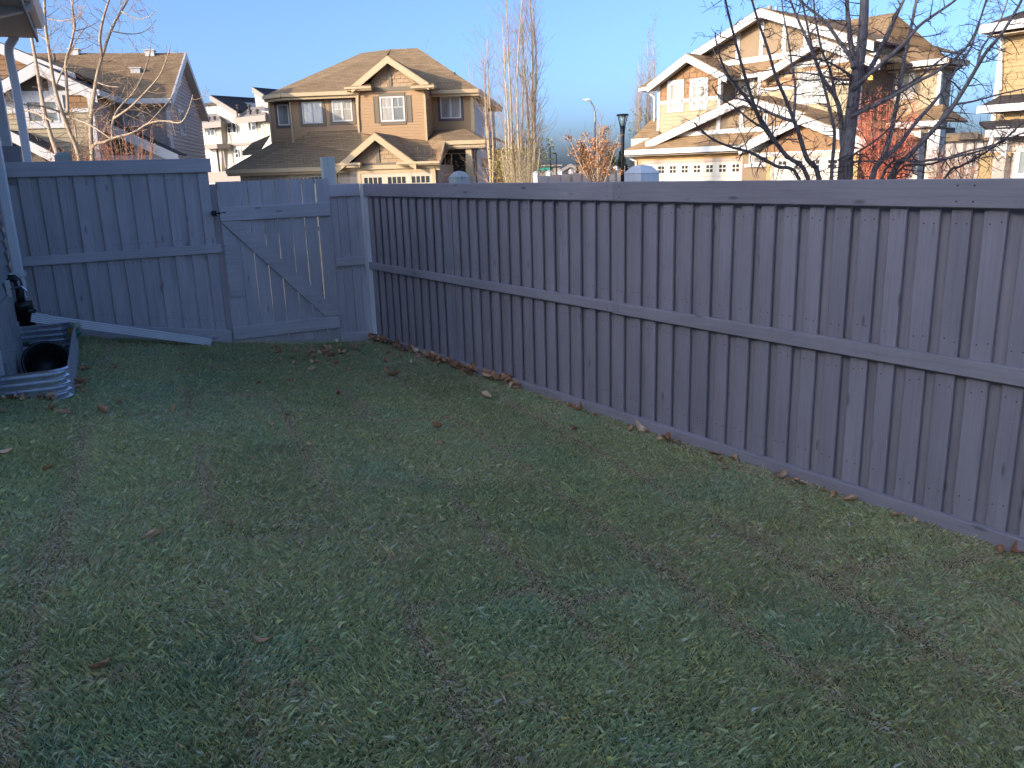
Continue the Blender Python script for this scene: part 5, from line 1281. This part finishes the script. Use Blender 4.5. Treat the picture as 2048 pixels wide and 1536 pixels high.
# ---- big bare tree behind the right fence
def bare_tree():
    Y0 = 9.5; base = at_y(1690, 360, Y0); base.z = -.06
    T = thing('bare_tree', 'large leafless grey multi stemmed tree behind the right fence', 'tree', (base.x, base.y, -.06))
    r = random.Random(21); S = at_y
    trunk = MB(); px2m = Y0/F
    def path(pts, drift, y0=Y0, down=True):
        out = []; n = len(pts)
        if down:
            p = S(pts[0][0], pts[0][1], y0); out += [Vector((base.x+(p.x-base.x)*.35, y0-(y0-base.y)*.5, -.06)), Vector((base.x+(p.x-base.x)*.6, y0, .7))]
        for i, (a, b) in enumerate(pts): out.append(S(a, b, y0 + drift*(i/(n-1))))
        return out
    crown = MB(); K = 1.15*px2m
    main = path([(1690,356),(1693,310),(1700,255),(1706,205),(1714,150),(1722,100),(1727,40),(1729,0),(1731,-120),(1736,-300)], .1)
    sp, rd = limb(trunk, main, .098, .035, 14); 
    specs = [  # pts, radius px at start/end, depth drift, from ground
        ([(1703,215),(1706,160),(1712,132),(1703,95),(1697,40),(1694,0),(1690,-120)], 8, 3, .3, 0),
        ([(1706,135),(1703,118),(1677,80),(1648,41),(1615,14),(1580,-20),(1550,-60)], 5, 1.5, .6, 0),
        ([(1690,300),(1685,284),(1681,229),(1670,193),(1644,154),(1624,101),(1600,48),(1586,14),(1565,-40)], 6.5, 1.6, .7, 0),
        ([(1672,200),(1666,165),(1658,135),(1644,101),(1634,55),(1629,22),(1626,-30)], 3.2, 1.2, -.4, 0),
        ([(1663,357),(1669,277),(1665,243),(1649,176),(1637,135),(1624,92),(1610,29),(1600,-20)], 4.6, 1.4, -.7, 1),
        ([(1638,357),(1615,320),(1600,275),(1588,241),(1570,195),(1552,154),(1535,96),(1516,41),(1504,0),(1490,-60)], 6.2, 1.4, -.9, 1),
        ([(1587,238),(1591,178),(1584,130),(1576,77),(1568,35),(1562,-10)], 3, 1.1, .5, 0),
        ([(1588,243),(1552,231),(1509,210),(1480,198),(1452,196),(1430,185)], 3.6, 1.0, .8, 0),
        ([(1616,357),(1572,311),(1528,255),(1510,215),(1499,181),(1485,135),(1473,90),(1460,40),(1451,0),(1440,-60)], 5.5, 1.3, -1.3, 1),
        ([(1598,358),(1552,332),(1504,306),(1480,299),(1456,292),(1425,278),(1400,258),(1389,245)], 4.6, 1.1, -1.6, 1),
        ([(1575,315),(1553,286),(1516,229),(1480,180),(1455,148),(1437,105),(1430,65)], 4.4, 1.0, -1.0, 0),
        ([(1512,222),(1490,190),(1468,170),(1445,140),(1425,95)], 2.6, .9, .4, 0),
        ([(1530,258),(1500,240),(1470,215),(1440,195),(1424,170)], 2.4, .9, -.5, 0),
        ([(1709,180),(1728,156),(1749,122),(1775,68),(1791,34),(1807,0),(1830,-60)], 6.5, 2.4, .6, 0),
        ([(1706,180),(1715,169),(1760,130),(1809,86),(1838,52),(1874,26),(1911,0),(1940,-30)], 5.2, 1.6, -.4, 0),
        ([(1703,228),(1712,224),(1752,208),(1796,180),(1838,156),(1880,120),(1924,99),(1960,80)], 4.2, 1.1, 1.0, 0),
        ([(1700,235),(1715,227),(1775,198),(1833,164),(1874,143),(1924,104),(1950,65),(1971,5),(1985,-40)], 4.6, 1.2, -.8, 0),
        ([(1744,357),(1765,318),(1778,280),(1786,247),(1799,182),(1809,117),(1820,65),(1833,0),(1845,-80)], 6.6, 2.4, .4, 1),
        ([(1766,318),(1796,292),(1830,247),(1869,203),(1895,167),(1921,125),(1942,94),(1965,23),(1978,-20)], 4.8, 1.4, .9, 0),
        ([(1781,357),(1817,312),(1864,263),(1900,221),(1932,172),(1955,133),(1976,99),(2005,65),(2041,5),(2060,-40)], 6.6, 1.8, -1.2, 1),
        ([(1880,240),(1903,212),(1945,203),(2005,187),(2060,175)], 2.8, 1.2, .4, 0),
        ([(1955,133),(1962,100),(1985,65),(2003,35),(2015,0)], 2.8, 1.2, .4, 0),
        ([(1770,340),(1838,323),(1903,315),(1968,299),(2005,281),(2050,240)], 3.8, 1.2, -1.7, 1),
        ([(1791,349),(1864,328),(1926,305),(1991,289),(2048,265)], 3.3, 1.2, -1.4, 1),
        ([(1890,356),(1921,333),(1968,307),(2000,284),(2030,262)], 3.4, 1.2, -1.9, 1),
        ([(1700,325),(1730,322),(1760,322),(1790,312),(1815,300)], 2.4, .9, -.9, 0),
        ([(1692,322),(1712,306),(1752,280),(1790,245),(1815,215)], 2.8, 1.0, -1.0, 0),
        ([(1700,160),(1670,158),(1640,150),(1600,145),(1565,146)], 2.8, 1.0, .8, 0),
        ([(1702,152),(1680,137),(1650,122),(1610,114),(1575,110)], 2.6, .9, -.9, 0),
    ]
    tw = MB()
    for pts, ra, rb, dr, gnd in specs:
        p = path(pts, dr, Y0, bool(gnd)); sp2, rd2 = limb(crown, p, ra*px2m, rb*px2m, 7)
        twigs_along(r, tw, sp2, rd2, .075, .42, 2, .35 if gnd else .12, .04, .42, (2,3), .82, .0016)
    twigs_along(r, tw, sp, rd, .10, .5, 2, .45, .05, .42, (2,3), .85, .0016)
    for mb_, nm, mt in ((trunk,'trunk','bark_grey'),(crown,'limbs','bark_grey'),(tw,'twigs','twig_dark')):
        mb_.v = [(x-base.x, y-base.y, z+.06) for x,y,z in mb_.v]; o = mb_.build(nm, M[mt], T, True)
        if nm == 'twigs': tag(o, kind='stuff')
bare_tree()

# ---- pale bare tree in front of the left house
def pale_tree():
    Y0 = 17.0; base = at_y(165, 330, Y0); base.z = -.06; k = Y0/F; r = random.Random(8); S = at_y
    T = thing('bare_tree', 'sunlit pale barked leafless tree in front of the left house', 'tree', tuple(base))
    limbs = MB(); tw = MB()
    specs = [
        ([(116,314),(106,284),(94,242),(82,185),(74,136),(64,79),(57,40),(50,-10),(44,-60)], 5.4, 2, .6, 1),
        ([(158,314),(138,260),(124,223),(109,171),(99,106),(91,49),(89,0),(88,-60)], 5.2, 2, -.6, 1),
        ([(185,314),(182,247),(188,190),(195,148),(205,111),(223,59),(255,0),(285,-50)], 5.2, 2, .3, 1),
        ([(204,113),(200,74),(208,32),(218,0),(230,-40)], 3, 1.4, -.5, 0),
        ([(183,306),(210,284),(230,275),(267,265),(297,247),(329,242),(361,245),(376,223),(386,190)], 3.8, .9, -1.0, 1),
        ([(297,247),(322,220),(341,198),(352,178)], 1.8, .7, .4, 0),
        ([(225,277),(225,247),(237,218),(267,185),(287,148),(299,111),(301,90)], 2.8, .8, .8, 0),
        ([(228,237),(260,215),(287,188),(319,151),(336,109),(340,92)], 2.4, .8, -.6, 0),
        ([(136,225),(134,180),(132,124),(143,87),(148,49),(143,0),(140,-40)], 3.4, 1.3, .9, 0),
        ([(141,92),(150,50),(145,10),(155,-40)], 2, 1, -.4, 0),
        ([(110,175),(130,130),(150,85),(175,50)], 1.8, .7, .9, 0),
        ([(130,228),(90,214),(45,208),(10,200)], 2.2, 1, -1, 0),
        ([(135,233),(180,250),(225,280)], 2.4, 1, -.8, 0),
        ([(105,243),(70,225),(30,215)], 2.2, .9, .8, 0),
        ([(158,314),(152,270),(148,240),(139,215)], 2.4, 1.4, .4, 1),
        ([(222,62),(260,68),(290,62),(312,40)], 1.4, .5, .5, 0),
        ([(243,23),(275,38),(300,32),(314,18)], 1.2, .5, -.5, 0),
        ([(96,82),(70,60),(50,30),(30,0)], 1.8, .7, .7, 0),
        ([(98,38),(130,42),(160,30),(172,10)], 1.2, .5, -.7, 0),
        ([(145,63),(175,55),(200,40)], 1.2, .5, .7, 0),
        ([(196,165),(215,172),(238,174)], 1.4, .6, -.7, 0),
        ([(183,222),(215,213),(240,195),(252,170)], 1.8, .7, .6, 0),
    ]
    for pts, ra, rb, dr, gnd in specs:
        out = []; n = len(pts)
        if gnd: p = S(*pts[0], Y0); out += [Vector((base.x+(p.x-base.x)*.4, Y0, -.06)), Vector((base.x+(p.x-base.x)*.7, Y0, 1.0))]
        out += [S(a, b, Y0+dr*i/(n-1)) for i, (a, b) in enumerate(pts)]
        sp, rd = limb(limbs, out, ra*k, rb*k, 7)
        twigs_along(r, tw, sp, rd, .20, .8, 2, .35 if gnd else .12, .18, .30, (1,3), .7, .0028)
    for mb_, nm, mt in ((limbs,'limbs','bark_pale'),(tw,'twigs','bark_twig')):
        mb_.v = [(x-base.x, y-base.y, z+.06) for x,y,z in mb_.v]; o = mb_.build(nm, M[mt], T, True)
        if nm == 'twigs': tag(o, kind='stuff')
pale_tree()

# ---- columnar poplars
def poplar(px, Y, toppy, label, stems, width, seed, group='leafless columnar poplars', leaves=None, dens=1.0, thick=1.0):
    b = at_y(px, 340, Y); base = Vector((b.x, b.y, -.06)); H_ = at_y(px, toppy, Y).z; r = random.Random(seed)
    T = thing('poplar_tree', label, 'tree', tuple(base), 0, group); st = MB(); tw = MB()
    for i in range(stems):
        a = r.uniform(0, 2*math.pi); rr = width*r.uniform(.0,.75) if i else 0; h = H_*r.uniform(.72,1.0) if i else H_
        top = Vector((rr*math.cos(a), rr*math.sin(a), h)); mid = Vector((top.x*.8+r.gauss(0,.08), top.y*.8+r.gauss(0,.08), h*.45))
        pts = [Vector((top.x*.2, top.y*.2, 0)), Vector((top.x*.6, top.y*.6, h*.16)), mid, (mid+top)/2+Vector((r.gauss(0,.06),r.gauss(0,.06),0)), top]
        sp, rd = limb(st, pts, .055*thick*(h/H_), .008, 6)
        twigs_along(r, tw, sp, rd, .15/dens, 1.5, 1, .05, .50, .24, (2,4), .44, .0030)
    st.build('trunk', M['bark_poplar'], T, True); tag(tw.build('twigs', M['bark_twig'], T, True), kind='stuff')
    if leaves:
        lf = MB(); n, z0, z1, rad = leaves
        for _ in range(n):
            a = r.uniform(0, 2*math.pi); q = rad*math.sqrt(r.random()); z = r.uniform(z0, z1); c = Vector((q*math.cos(a), q*math.sin(a), z)); d = Vector((r.gauss(0,1),r.gauss(0,1),r.gauss(0,1))).normalized()*r.uniform(.03,.06); e_ = d.orthogonal().normalized()*.03
            lf.add([c-d, c+e_, c+d, c-e_], [(0,1,2,3)])
        tag(lf.build('leaves', M['foliage_y'], T), kind='stuff')
    return T
poplar(1022, 27, -60, 'tall columnar poplar left of the pair beside the tan house', 5, .75, 31, leaves=(500,1.3,2.6,.7), thick=1.2)
poplar(1066, 27.6, -70, 'tall columnar poplar right of the pair beside the tan house', 5, .70, 32, leaves=(500,1.3,2.9,.7), thick=1.2)
poplar(985, 30, 70, 'thin short poplar against the side wall of the tan house', 4, .35, 33, dens=.7)
poplar(868, 58, 96, 'poplar tip just right of the tan house ridge', 3, .35, 34, dens=.5)
poplar(945, 58, 118, 'faint poplar tips over the right slope of the tan roof', 4, .5, 35, dens=.5)
poplar(1300, 52, 55, 'tall grey poplar standing just left of the cream house', 6, .8, 36, thick=1.4)
poplar(1275, 52, 120, 'lower grey poplar beside the lantern post', 5, .7, 37, leaves=(700,1.6,5.2,.7), thick=1.2)

def leafy_clump(r, mb, c, rad, n, s=.05, flat=1.0):
    for _ in range(n):
        v = Vector((r.gauss(0,1), r.gauss(0,1), r.gauss(0,1)*flat)); v = v.normalized()*rad*r.random()**.4; p = c+v
        d = Vector((r.gauss(0,1),r.gauss(0,1),r.gauss(0,1))).normalized()*s*r.uniform(.6,1.3); e_ = d.orthogonal().normalized()*s*.5
        mb.add([p-d, p+e_, p+d, p-e_], [(0,1,2,3)])
# ---- small tree with orange seed clusters
def seed_tree():
    Y = 26; b = at_y(1197, 360, Y); base = Vector((b.x,b.y,-.06)); r = random.Random(4); T = thing('small_tree', 'small vase shaped tree with orange seed clusters by the lantern post', 'tree', tuple(base))
    br = MB(); tw = MB(); lf = MB()
    for i in range(11):
        px = 1140+ i*9.8 + r.uniform(-6,6); py = 235+abs(px-1195)*.75+r.uniform(-10,22); t = at_y(px, py, Y+r.uniform(-.7,.7))-base
        pts = [Vector((t.x*.04,t.y*.04,0)), Vector((t.x*.18,t.y*.2,1.2)), Vector((t.x*.6,t.y*.6,t.z*.6+.3)), t]
        sp, rd = limb(br, pts, .04, .008, 6); twigs_along(r, tw, sp, rd, .16, .8, 1, .4, .35, .22, (1,3), .5, .004)
        for _ in range(5):
            f = r.uniform(.55,1.0); j = int(f*(len(sp)-1)); leafy_clump(r, lf, sp[j]+Vector((r.gauss(0,.12),r.gauss(0,.12),r.gauss(0,.08))), r.uniform(.08,.22), 30, .042)
    br.build('trunk', M['bark_pale'], T, True); tag(tw.build('twigs', M['bark_twig'], T), kind='stuff'); tag(lf.build('seed_clusters', M['foliage_o'], T), kind='stuff')
seed_tree()
# ---- berry and red twig shrubs
def shrub(name, label, px, Y, pxw, top, n, seed, leafmat, leafn, twigmat='bark_twig', lo=0.3, s=.022, cat='shrub', group=None, crad=(.03,.09)):
    b = at_y(px, 350, Y); base = Vector((b.x,b.y,-.06)); r = random.Random(seed); T = thing(name, label, cat, tuple(base), 0, group); br = MB(); lf = MB()
    for i in range(n):
        p = at_y(px+r.uniform(-pxw,pxw), r.uniform(top, top+ (350-top)*.75), Y+r.uniform(-.8,.8)); t = p-base
        pts = [Vector((t.x*.35,t.y*.35,0)), Vector((t.x*.7,t.y*.7,t.z*.5)), t]
        sp, rd = limb(br, pts, .011, .003, 4); twigs_along(r, br, sp, rd, .18, .35, 0, .3, .3, .25, (0,1), .5, .003)
        for _ in range(leafn):
            j = int(r.uniform(lo,1.0)*(len(sp)-1)); leafy_clump(r, lf, sp[j]+Vector((r.gauss(0,.05),r.gauss(0,.05),r.gauss(0,.04))), r.uniform(*crad), 8, s)
    br.build('stems', M[twigmat], T); tag(lf.build('foliage', M[leafmat], T), kind='stuff')
shrub('berry_shrub', 'red berried shrub in front of the tan house garage', 842, 33, 62, 288, 46, 51, 'berry', 5)
shrub('berry_shrub', 'rust red shrub rising behind the left fence under the beige house', 235, 22, 75, 228, 70, 52, 'rust_leaf', 6, 'rust_leaf', crad=(.04,.1))
shrub('berry_shrub', 'low rust red shrub at the foot of the pale tree', 120, 24, 40, 290, 40, 58, 'rust_leaf', 4, 'rust_leaf')
shrub('berry_shrub', 'dense red leaved shrub in front of the cream house porch', 1775, 26, 66, 170, 95, 53, 'red_twig', 9, 'red_twig', crad=(.06,.16), s=.03)
shrub('berry_shrub', 'low red twig shrub between the two right hand houses', 1905, 24, 55, 292, 80, 54, 'red_twig', 4, 'bark_twig')
shrub('berry_shrub', 'twiggy yellow shrub at the foot of the poplars', 1040, 26, 42, 280, 90, 55, 'foliage_y', 3, 'bark_poplar')
# ---- spruces
def spruce(px, Y, top, label, seed, rad, mat='foliage_g'):
    b = at_y(px, 345, Y); base = Vector((b.x,b.y,-.06)); h = at_y(px, top, Y).z+.06; r = random.Random(seed); T = thing('spruce_tree', label, 'tree', tuple(base), 0, 'spruces in the distance'); tr = MB(); lf = MB()
    tr.tube([(0,0,0),(0,0,h*.6),(0,0,h)], [.09,.05,.01], 7); z = .3
    while z < h:
        R_ = rad*(1-z/h)+.05
        for k in range(9):
            a = r.uniform(0,2*math.pi); tip = Vector((R_*math.cos(a), R_*math.sin(a), z-R_*.25+r.uniform(-.05,.05)))
            tr.tube([(0,0,z),tip], [.012,.004], 3, False)
            for q in range(9):
                c = Vector((0,0,z)).lerp(tip, r.uniform(.25,1)); leafy_clump(r, lf, c, .07, 3, .06)
        z += h*.045
    tr.build('trunk', M['bark_grey'], T); tag(lf.build('crown', M[mat], T), kind='stuff')
spruce(1166, 48, 288, 'slim spruce left of the small seed tree', 61, .9)
spruce(1222, 48, 300, 'golden spruce right of the small seed tree', 62, 1.3, 'foliage_y')  # yellow leaf colour in place of the green needles
spruce(1243, 50, 300, 'spruce directly behind the lantern post', 63, 1.0)
spruce(1283, 46, 300, 'spruce hugging the left corner of the cream house garage', 64, 1.0)

# ------------------------------------------------------------------ street things far off
def lantern():
    Y = 30; b = at_y(1245, 340, Y); base = (b.x, b.y, -.06); T = thing('street_lamp', 'dark lantern style street lamp left of the cream house', 'street lamp', base)
    zt = at_y(1244, 228, Y).z+.06; z1 = at_y(1244,243,Y).z+.06; z2 = at_y(1244,252,Y).z+.06
    mb = MB(); mb.tube([(0,0,0),(0,0,z2-.9),(0,0,z2-.35),(0,0,z2)], [.075,.065,.07,.10], 12); mb.build('pole', M['black_metal'], T, True)
    mb = MB(); mb.tube([(0,0,z2),(0,0,zt-.06)], [.05,.13], 10); mb.build('lamp_glass', M['lamp_glass'], T, True)
    for k in range(4):
        a = k*math.pi/2+.4; mb = MB(); mb.tube([(.09*math.cos(a),.09*math.sin(a),z2-.03),(.19*math.cos(a),.19*math.sin(a),zt-.05)], .016, 6); mb.build('strut', M['black_metal'], T)
    mb = MB(); mb.tube([(0,0,zt-.06),(0,0,zt-.03),(0,0,zt)], [.22,.22,.17], 16); mb.build('cap', M['black_metal'], T)
lantern()
def cobra():
    Y = 46; b = at_y(1192, 340, Y); base = Vector((b.x,b.y,-.06)); T = thing('street_lamp', 'tall curved arm street lamp behind the small seed tree', 'street lamp', tuple(base)); mb = MB()
    q = [at_y(px,py,Y)-base for px,py in ((1191,330),(1190.5,260),(1190,226),(1187,214),(1182,204),(1176,200))]; mb.tube([(0,0,0)]+q, [.09,.08,.06,.05,.045,.04,.04], 8); mb.build('pole', simple('grey_pole',(.30,.32,.34),.4,.1,metal=.5), T, True)
    h = at_y(1172,199.5,Y)-base; mb = MB(); mb.box(h.x-.16,h.x+.18,h.y-.09,h.y+.09,h.z-.05,h.z+.05); mb.build('lamp_head', M['white'], T)
cobra()
for px, py, py1, dx, lab in ((1101,294,338,7,'square headed light pole, the taller of two left of the small seed tree'),(1113,306.5,352,-6,'square headed light pole, the shorter of two left of the small seed tree')):
    Y = 62; b = at_y(px, 345, Y); base = Vector((b.x,b.y,-.06)); T = thing('light_pole', lab, 'street lamp', tuple(base), 0, 'distant light poles'); z = at_y(px,py,Y).z+.06; mb = MB(); mb.tube([(0,0,0),(0,0,z)],.042,6); mb.build('pole', M['black_metal'], T)
    x = dx*Y/F; mb = MB(); mb.box(min(0,x),max(0,x),-.12,.12,z-.05,z+.04); mb.build('lamp_head', M['black_metal'], T)
def vinyl_fence():
    a = at_y(1072,353,24); b = at_y(1246,338,33); d = b-a; L_ = math.hypot(d.x,d.y); T = thing('vinyl_fence', 'pale vinyl panel fence running behind the small seed tree', 'fence', (a.x,a.y,-.06), math.atan2(d.y,d.x)); n = 9; st = L_/n
    for i in range(n+1):
        z = a.z+(b.z-a.z)*i/n+.12; mb = MB(); mb.box(i*st-.065,i*st+.065,-.065,.065,0,z+.03); mb.tube([(i*st,0,z+.03),(i*st,0,z+.09)],[.10,.01],4); mb.build('post', M['vinyl_fence'], T)
        if i < n:
            z = a.z+(b.z-a.z)*(i+.5)/n+.06; x0, x1 = i*st+.065, (i+1)*st-.065; mb = MB(); mb.box(x0,x1,-.03,.03,z-.1,z); p = mb.build('top_rail', M['vinyl_fence'], T)
            k = 8
            for j in range(k):
                mb = MB(); w = (x1-x0)/k; mb.box(x0+j*w+.004,x0+(j+1)*w-.004,-.014,.014,0,z-.1); mb.build('picket', M['vinyl_fence'], T)
vinyl_fence()
def bungalow():
    H = House('bungalow', 'small distant bungalow with low gable beyond the vinyl fence', 1118, 345, 72, 95, 'house'); e = H.e; P = H.P
    a = P(1118,340,0).x; b = P(1168,340,0).x; z = P(1140,340,0).z; H.wall(a,b,.05,7,-.1,z,M['soffit'])
    A = H.az(1141,328,-.4); L_ = H.az(1116,342,-.4); H.gable(L_, A, (2*A[0]-L_[0],L_[1]), -.4, 6, M['greybrown'], M['greybrown'], .25)
    m_ = MB(); m_.mprism(Mfront(0),[(L_[0]+.4,z-.3),(2*A[0]-L_[0]-.4,z-.3),(A[0],A[1]-.15)],-.1,0); m_.build('gable_wall', M['mauve_siding'], e)
    H.window(H.rect(1128,344,1148,352,0), Mfront(0), M['white'], .08, 2, M['pane_dark'])
bungalow()
def stores():
    H = House('store_building', 'flat brown store building with a teal sign far behind the poplars', 1060, 345, 90, 92, 'building'); e = H.e; P = H.P
    a = P(1058,340,0).x; b = P(1120,340,0).x; H.wall(a,b,0,8,-.1,P(1090,333,0).z,M['greybrown']); H.board(H.rect(1068,331,1101,341,0), Mfront(0), M['teal'], .2, 'sign_panel'); H.board((a-.2,b+.2,P(1090,333,0).z,P(1090,330,0).z), Mfront(-.2), M['greybrown'], .3, 'parapet')
    H.board((P(1150,330,5).x,P(1163,330,5).x,0,P(1158,329,5).z), Mfront(5), M['dark_trim'], .5, 'sign_pylon')
    H = House('commercial_building', 'long low beige commercial building between the two right hand houses', 1900, 320, 60, 95, 'building'); e = H.e
    p = lambda x,y,d=0: H.P(x,y,d)
    a = p(1850,290).x; b = p(2010,290).x; z1 = p(1900,270).z; z2 = p(1900,283).z
    H.wall(a,b,.1,10,-.1,z2,M['grey_siding']); H.wall(a-.3,b+.3,-.3,10,z2,z1,M['panel_tan'],'parapet'); c0,c1 = p(1912,270).x, p(1947,270).x; H.wall(c0,c1,-.7,8,z2+.1,p(1930,265).z,M['panel_taupe'],'sign_box')
    for i in range(7):
        x = a+.6+(b-a-1.2)*i/6; mb = MB(); mb.box(x-.08,x+.08,.02,.1,0,z2-.05); mb.build('pilaster', M['greybrown'], e)
stores()
def cream_fence():
    T0 = at_y(1964, 305, 20.5); T = thing('board_fence', 'cream wooden fence panel beside the butter yellow house', 'fence', (T0.x,T0.y,-.06), math.radians(-25)); z = T0.z+.06
    for i in range(5): mb = MB(); mb.box(i*.115,i*.115+.11,-.01,.01,0,z); mb.build('board', M['yellow_siding'], T)
    mb = MB(); mb.box(-.05,.05,.011,.1,0,z+.02); mb.build('post', M['yellow_siding'], T); mb = MB(); mb.box(-.02,.6,-.03,-.011,z-.1,z); mb.build('top_rail', M['yellow_siding'], T)
cream_fence()

# ------------------------------------------------------------------ fallen leaves
def leaf_mesh(seed, L_=.085, W_=.055, curl=1.2, fold=.5):
    r = random.Random(seed); nu, nv = 7, 5; mb = MB(); f = MB()
    for i in range(nu):
        t = i/(nu-1); w = W_*(math.sin(math.pi*min(1,t*1.02+.02))**.75)*(1+.12*math.sin(9*t+seed)); x = (t-.5)*L_
        for j in range(nv):
            s = (j/(nv-1)-.5)*2; y = s*w*.5; z = fold*abs(s)**1.5*w*.9 + curl*(t-.5)**2*L_*.9 + r.gauss(0,.0018)
            mb.v.append((x, y*(1-.25*fold), z))
    for i in range(nu-1):
        for j in range(nv-1): mb.f.append((i*nv+j,(i+1)*nv+j,(i+1)*nv+j+1,i*nv+j+1))
    mb.tube([(-L_*.5,0,curl*.25*L_*.9),(-L_*.64,0,curl*.36*L_)], .0011, 4)
    me = bpy.data.meshes.new('fallen_leaf'); me.from_pydata(mb.v, [], mb.f); me.update(); me.materials.append(M['leaf']); me.polygons.foreach_set('use_smooth',[True]*len(me.polygons))
    return me
LM = [leaf_mesh(i, .085*(.8+.1*(i%4)), .055*(.8+.12*(i%3)), (.4,1.4,.9,2.0)[i%4], (.3,.9,.6)[i%3]) for i in range(8)]
rl = random.Random(99)
def leaf(px, py, label, group=None, s=1.0, p=None, mi=None):
    p = p or hit(px, py); o = bpy.data.objects.new('fallen_leaf', LM[mi if mi is not None else rl.randrange(8)]); COL.objects.link(o)
    o.location = (p.x, p.y, p.z+.022); o.rotation_euler = (rl.gauss(0,.35), rl.gauss(0,.35), rl.uniform(0,6.28)); o.scale = (s*1.2,)*3
    tag(o, label, 'leaf', group); return o
for px, py, s, lab in ((205,1348,1.0,'light brown dry leaf alone on the lawn near the lower left corner'),(970,800,1.25,'large curled brown leaf in the lawn centre below the fence line'),(872,861,.9,'small folded brown leaf in the middle of the lawn'),
    (1160,826,1.2,'pale curled leaf against the kickboard, left of the orange pair'),(1282,866,1.15,'bright orange curled leaf against the kickboard'),(1265,868,.9,'small orange leaf touching the bright orange curled leaf'),(1338,890,1.3,'dark folded leaf lying along the kickboard right of the orange pair'),
    (1430,915,1.0,'leaf standing upright against the kickboard'),(1558,960,.9,'orange brown leaf by the kickboard, left of a matching one'),(1608,974,.9,'orange brown leaf by the kickboard below the third board joint'),(1703,1009,.8,'pale flat leaf by the kickboard near the right side'),(2036,1110,1.1,'tan leaf at the foot of the fence in the right corner'),
    (97,946,1.1,'orange leaf standing beside the sod seam at the left'),(6,915,1.0,'orange leaf cut by the left edge of the view'),(8,833,1.1,'brown curled leaf at the left edge below the window well'),(126,832,1.2,'long rolled leaf below the window well corner'),(203,828,1.0,'upright narrow leaf right of the rolled leaf'),
    (104,825,.8,'small upright leaf left of the rolled leaf'),(309,1085,.9,'grey brown leaf on a sod joint at the left of the lawn'),(353,826,.9,'dark grey leaf on the sod joint near the window well'),(522,1297,.7,'small russet leaf sunk in dark grass at lower left centre'),(677,793,.8,'small tan leaf left of the lawn centre'),
    (790,755,1.1,'long pale leaf right of the gate litter'),(1448,944,.7,'tiny brown leaf just off the kickboard'),(880,893,.6,'very small leaf below the small folded brown leaf'),(585,768,.8,'thin tan leaf on the lawn below the gate'),(519,772,.9,'brown leaf on the lawn below the left gate edge')):
    leaf(px, py, lab, None, s)
G1, Lb1 = 'leaves drifted along the fence foot near the corner', 'one of the dry leaves heaped along the kickboard near the corner'
for i in range(95):
    t = rl.random()**1.2; x = .1+2.9*t; p = CORNER + RX*x - RY*(.02+abs(rl.gauss(0,.045))); u, v = to_uv(p); p.z = gz(u,v)+rl.uniform(0,.045); leaf(0,0,Lb1,G1,rl.uniform(.6,1.2),p)
G2, Lb2 = 'leaves strewn on the lawn in front of the gate', 'one of the dry leaves strewn on the grass before the gate corner'
for i in range(58):
    px = rl.gauss(690,75); py = 700+abs(rl.gauss(0,26)); p = hit(px,py); u,v = to_uv(p)
    if u > 9.1 or v > v_fence(u)-.05 or v < .6: continue
    leaf(px,py,Lb2,G2,rl.uniform(.5,1.0))
G3, Lb3 = 'leaves gathered at the foot of the window well', 'one of the brown leaves gathered at the foot of the window well'
for i in range(24):
    if i < 15: p = uvz(WELL[2]-rl.uniform(.02,.12), rl.uniform(.02,.5), 0)
    else: p = uvz(rl.uniform(6.5,7.6), WELL[1]+rl.uniform(.02,.10), 0)
    u,v = to_uv(p); p.z = gz(u,v); leaf(0,0,Lb3,G3,rl.uniform(.5,.9),p)
G4, Lb4 = 'small leaves scattered over the open lawn', 'one of the few small leaf scraps scattered over the open lawn'
for i in range(26):
    u = rl.uniform(5.0,9.0); v = rl.uniform(.7, v_fence(u)-.15); p = uvz(u,v,gz(u,v)); leaf(0,0,Lb4,G4,rl.uniform(.4,.75),p)
G5, Lb5 = 'leaf scraps along the right fence foot', 'one of the leaf scraps along the foot of the right fence'
for i in range(22):
    x = rl.uniform(3.0,7.2); p = CORNER + RX*x - RY*(.03+abs(rl.gauss(0,.07))); u, v = to_uv(p); p.z = gz(u,v); leaf(0,0,Lb5,G5,rl.uniform(.4,.75),p)
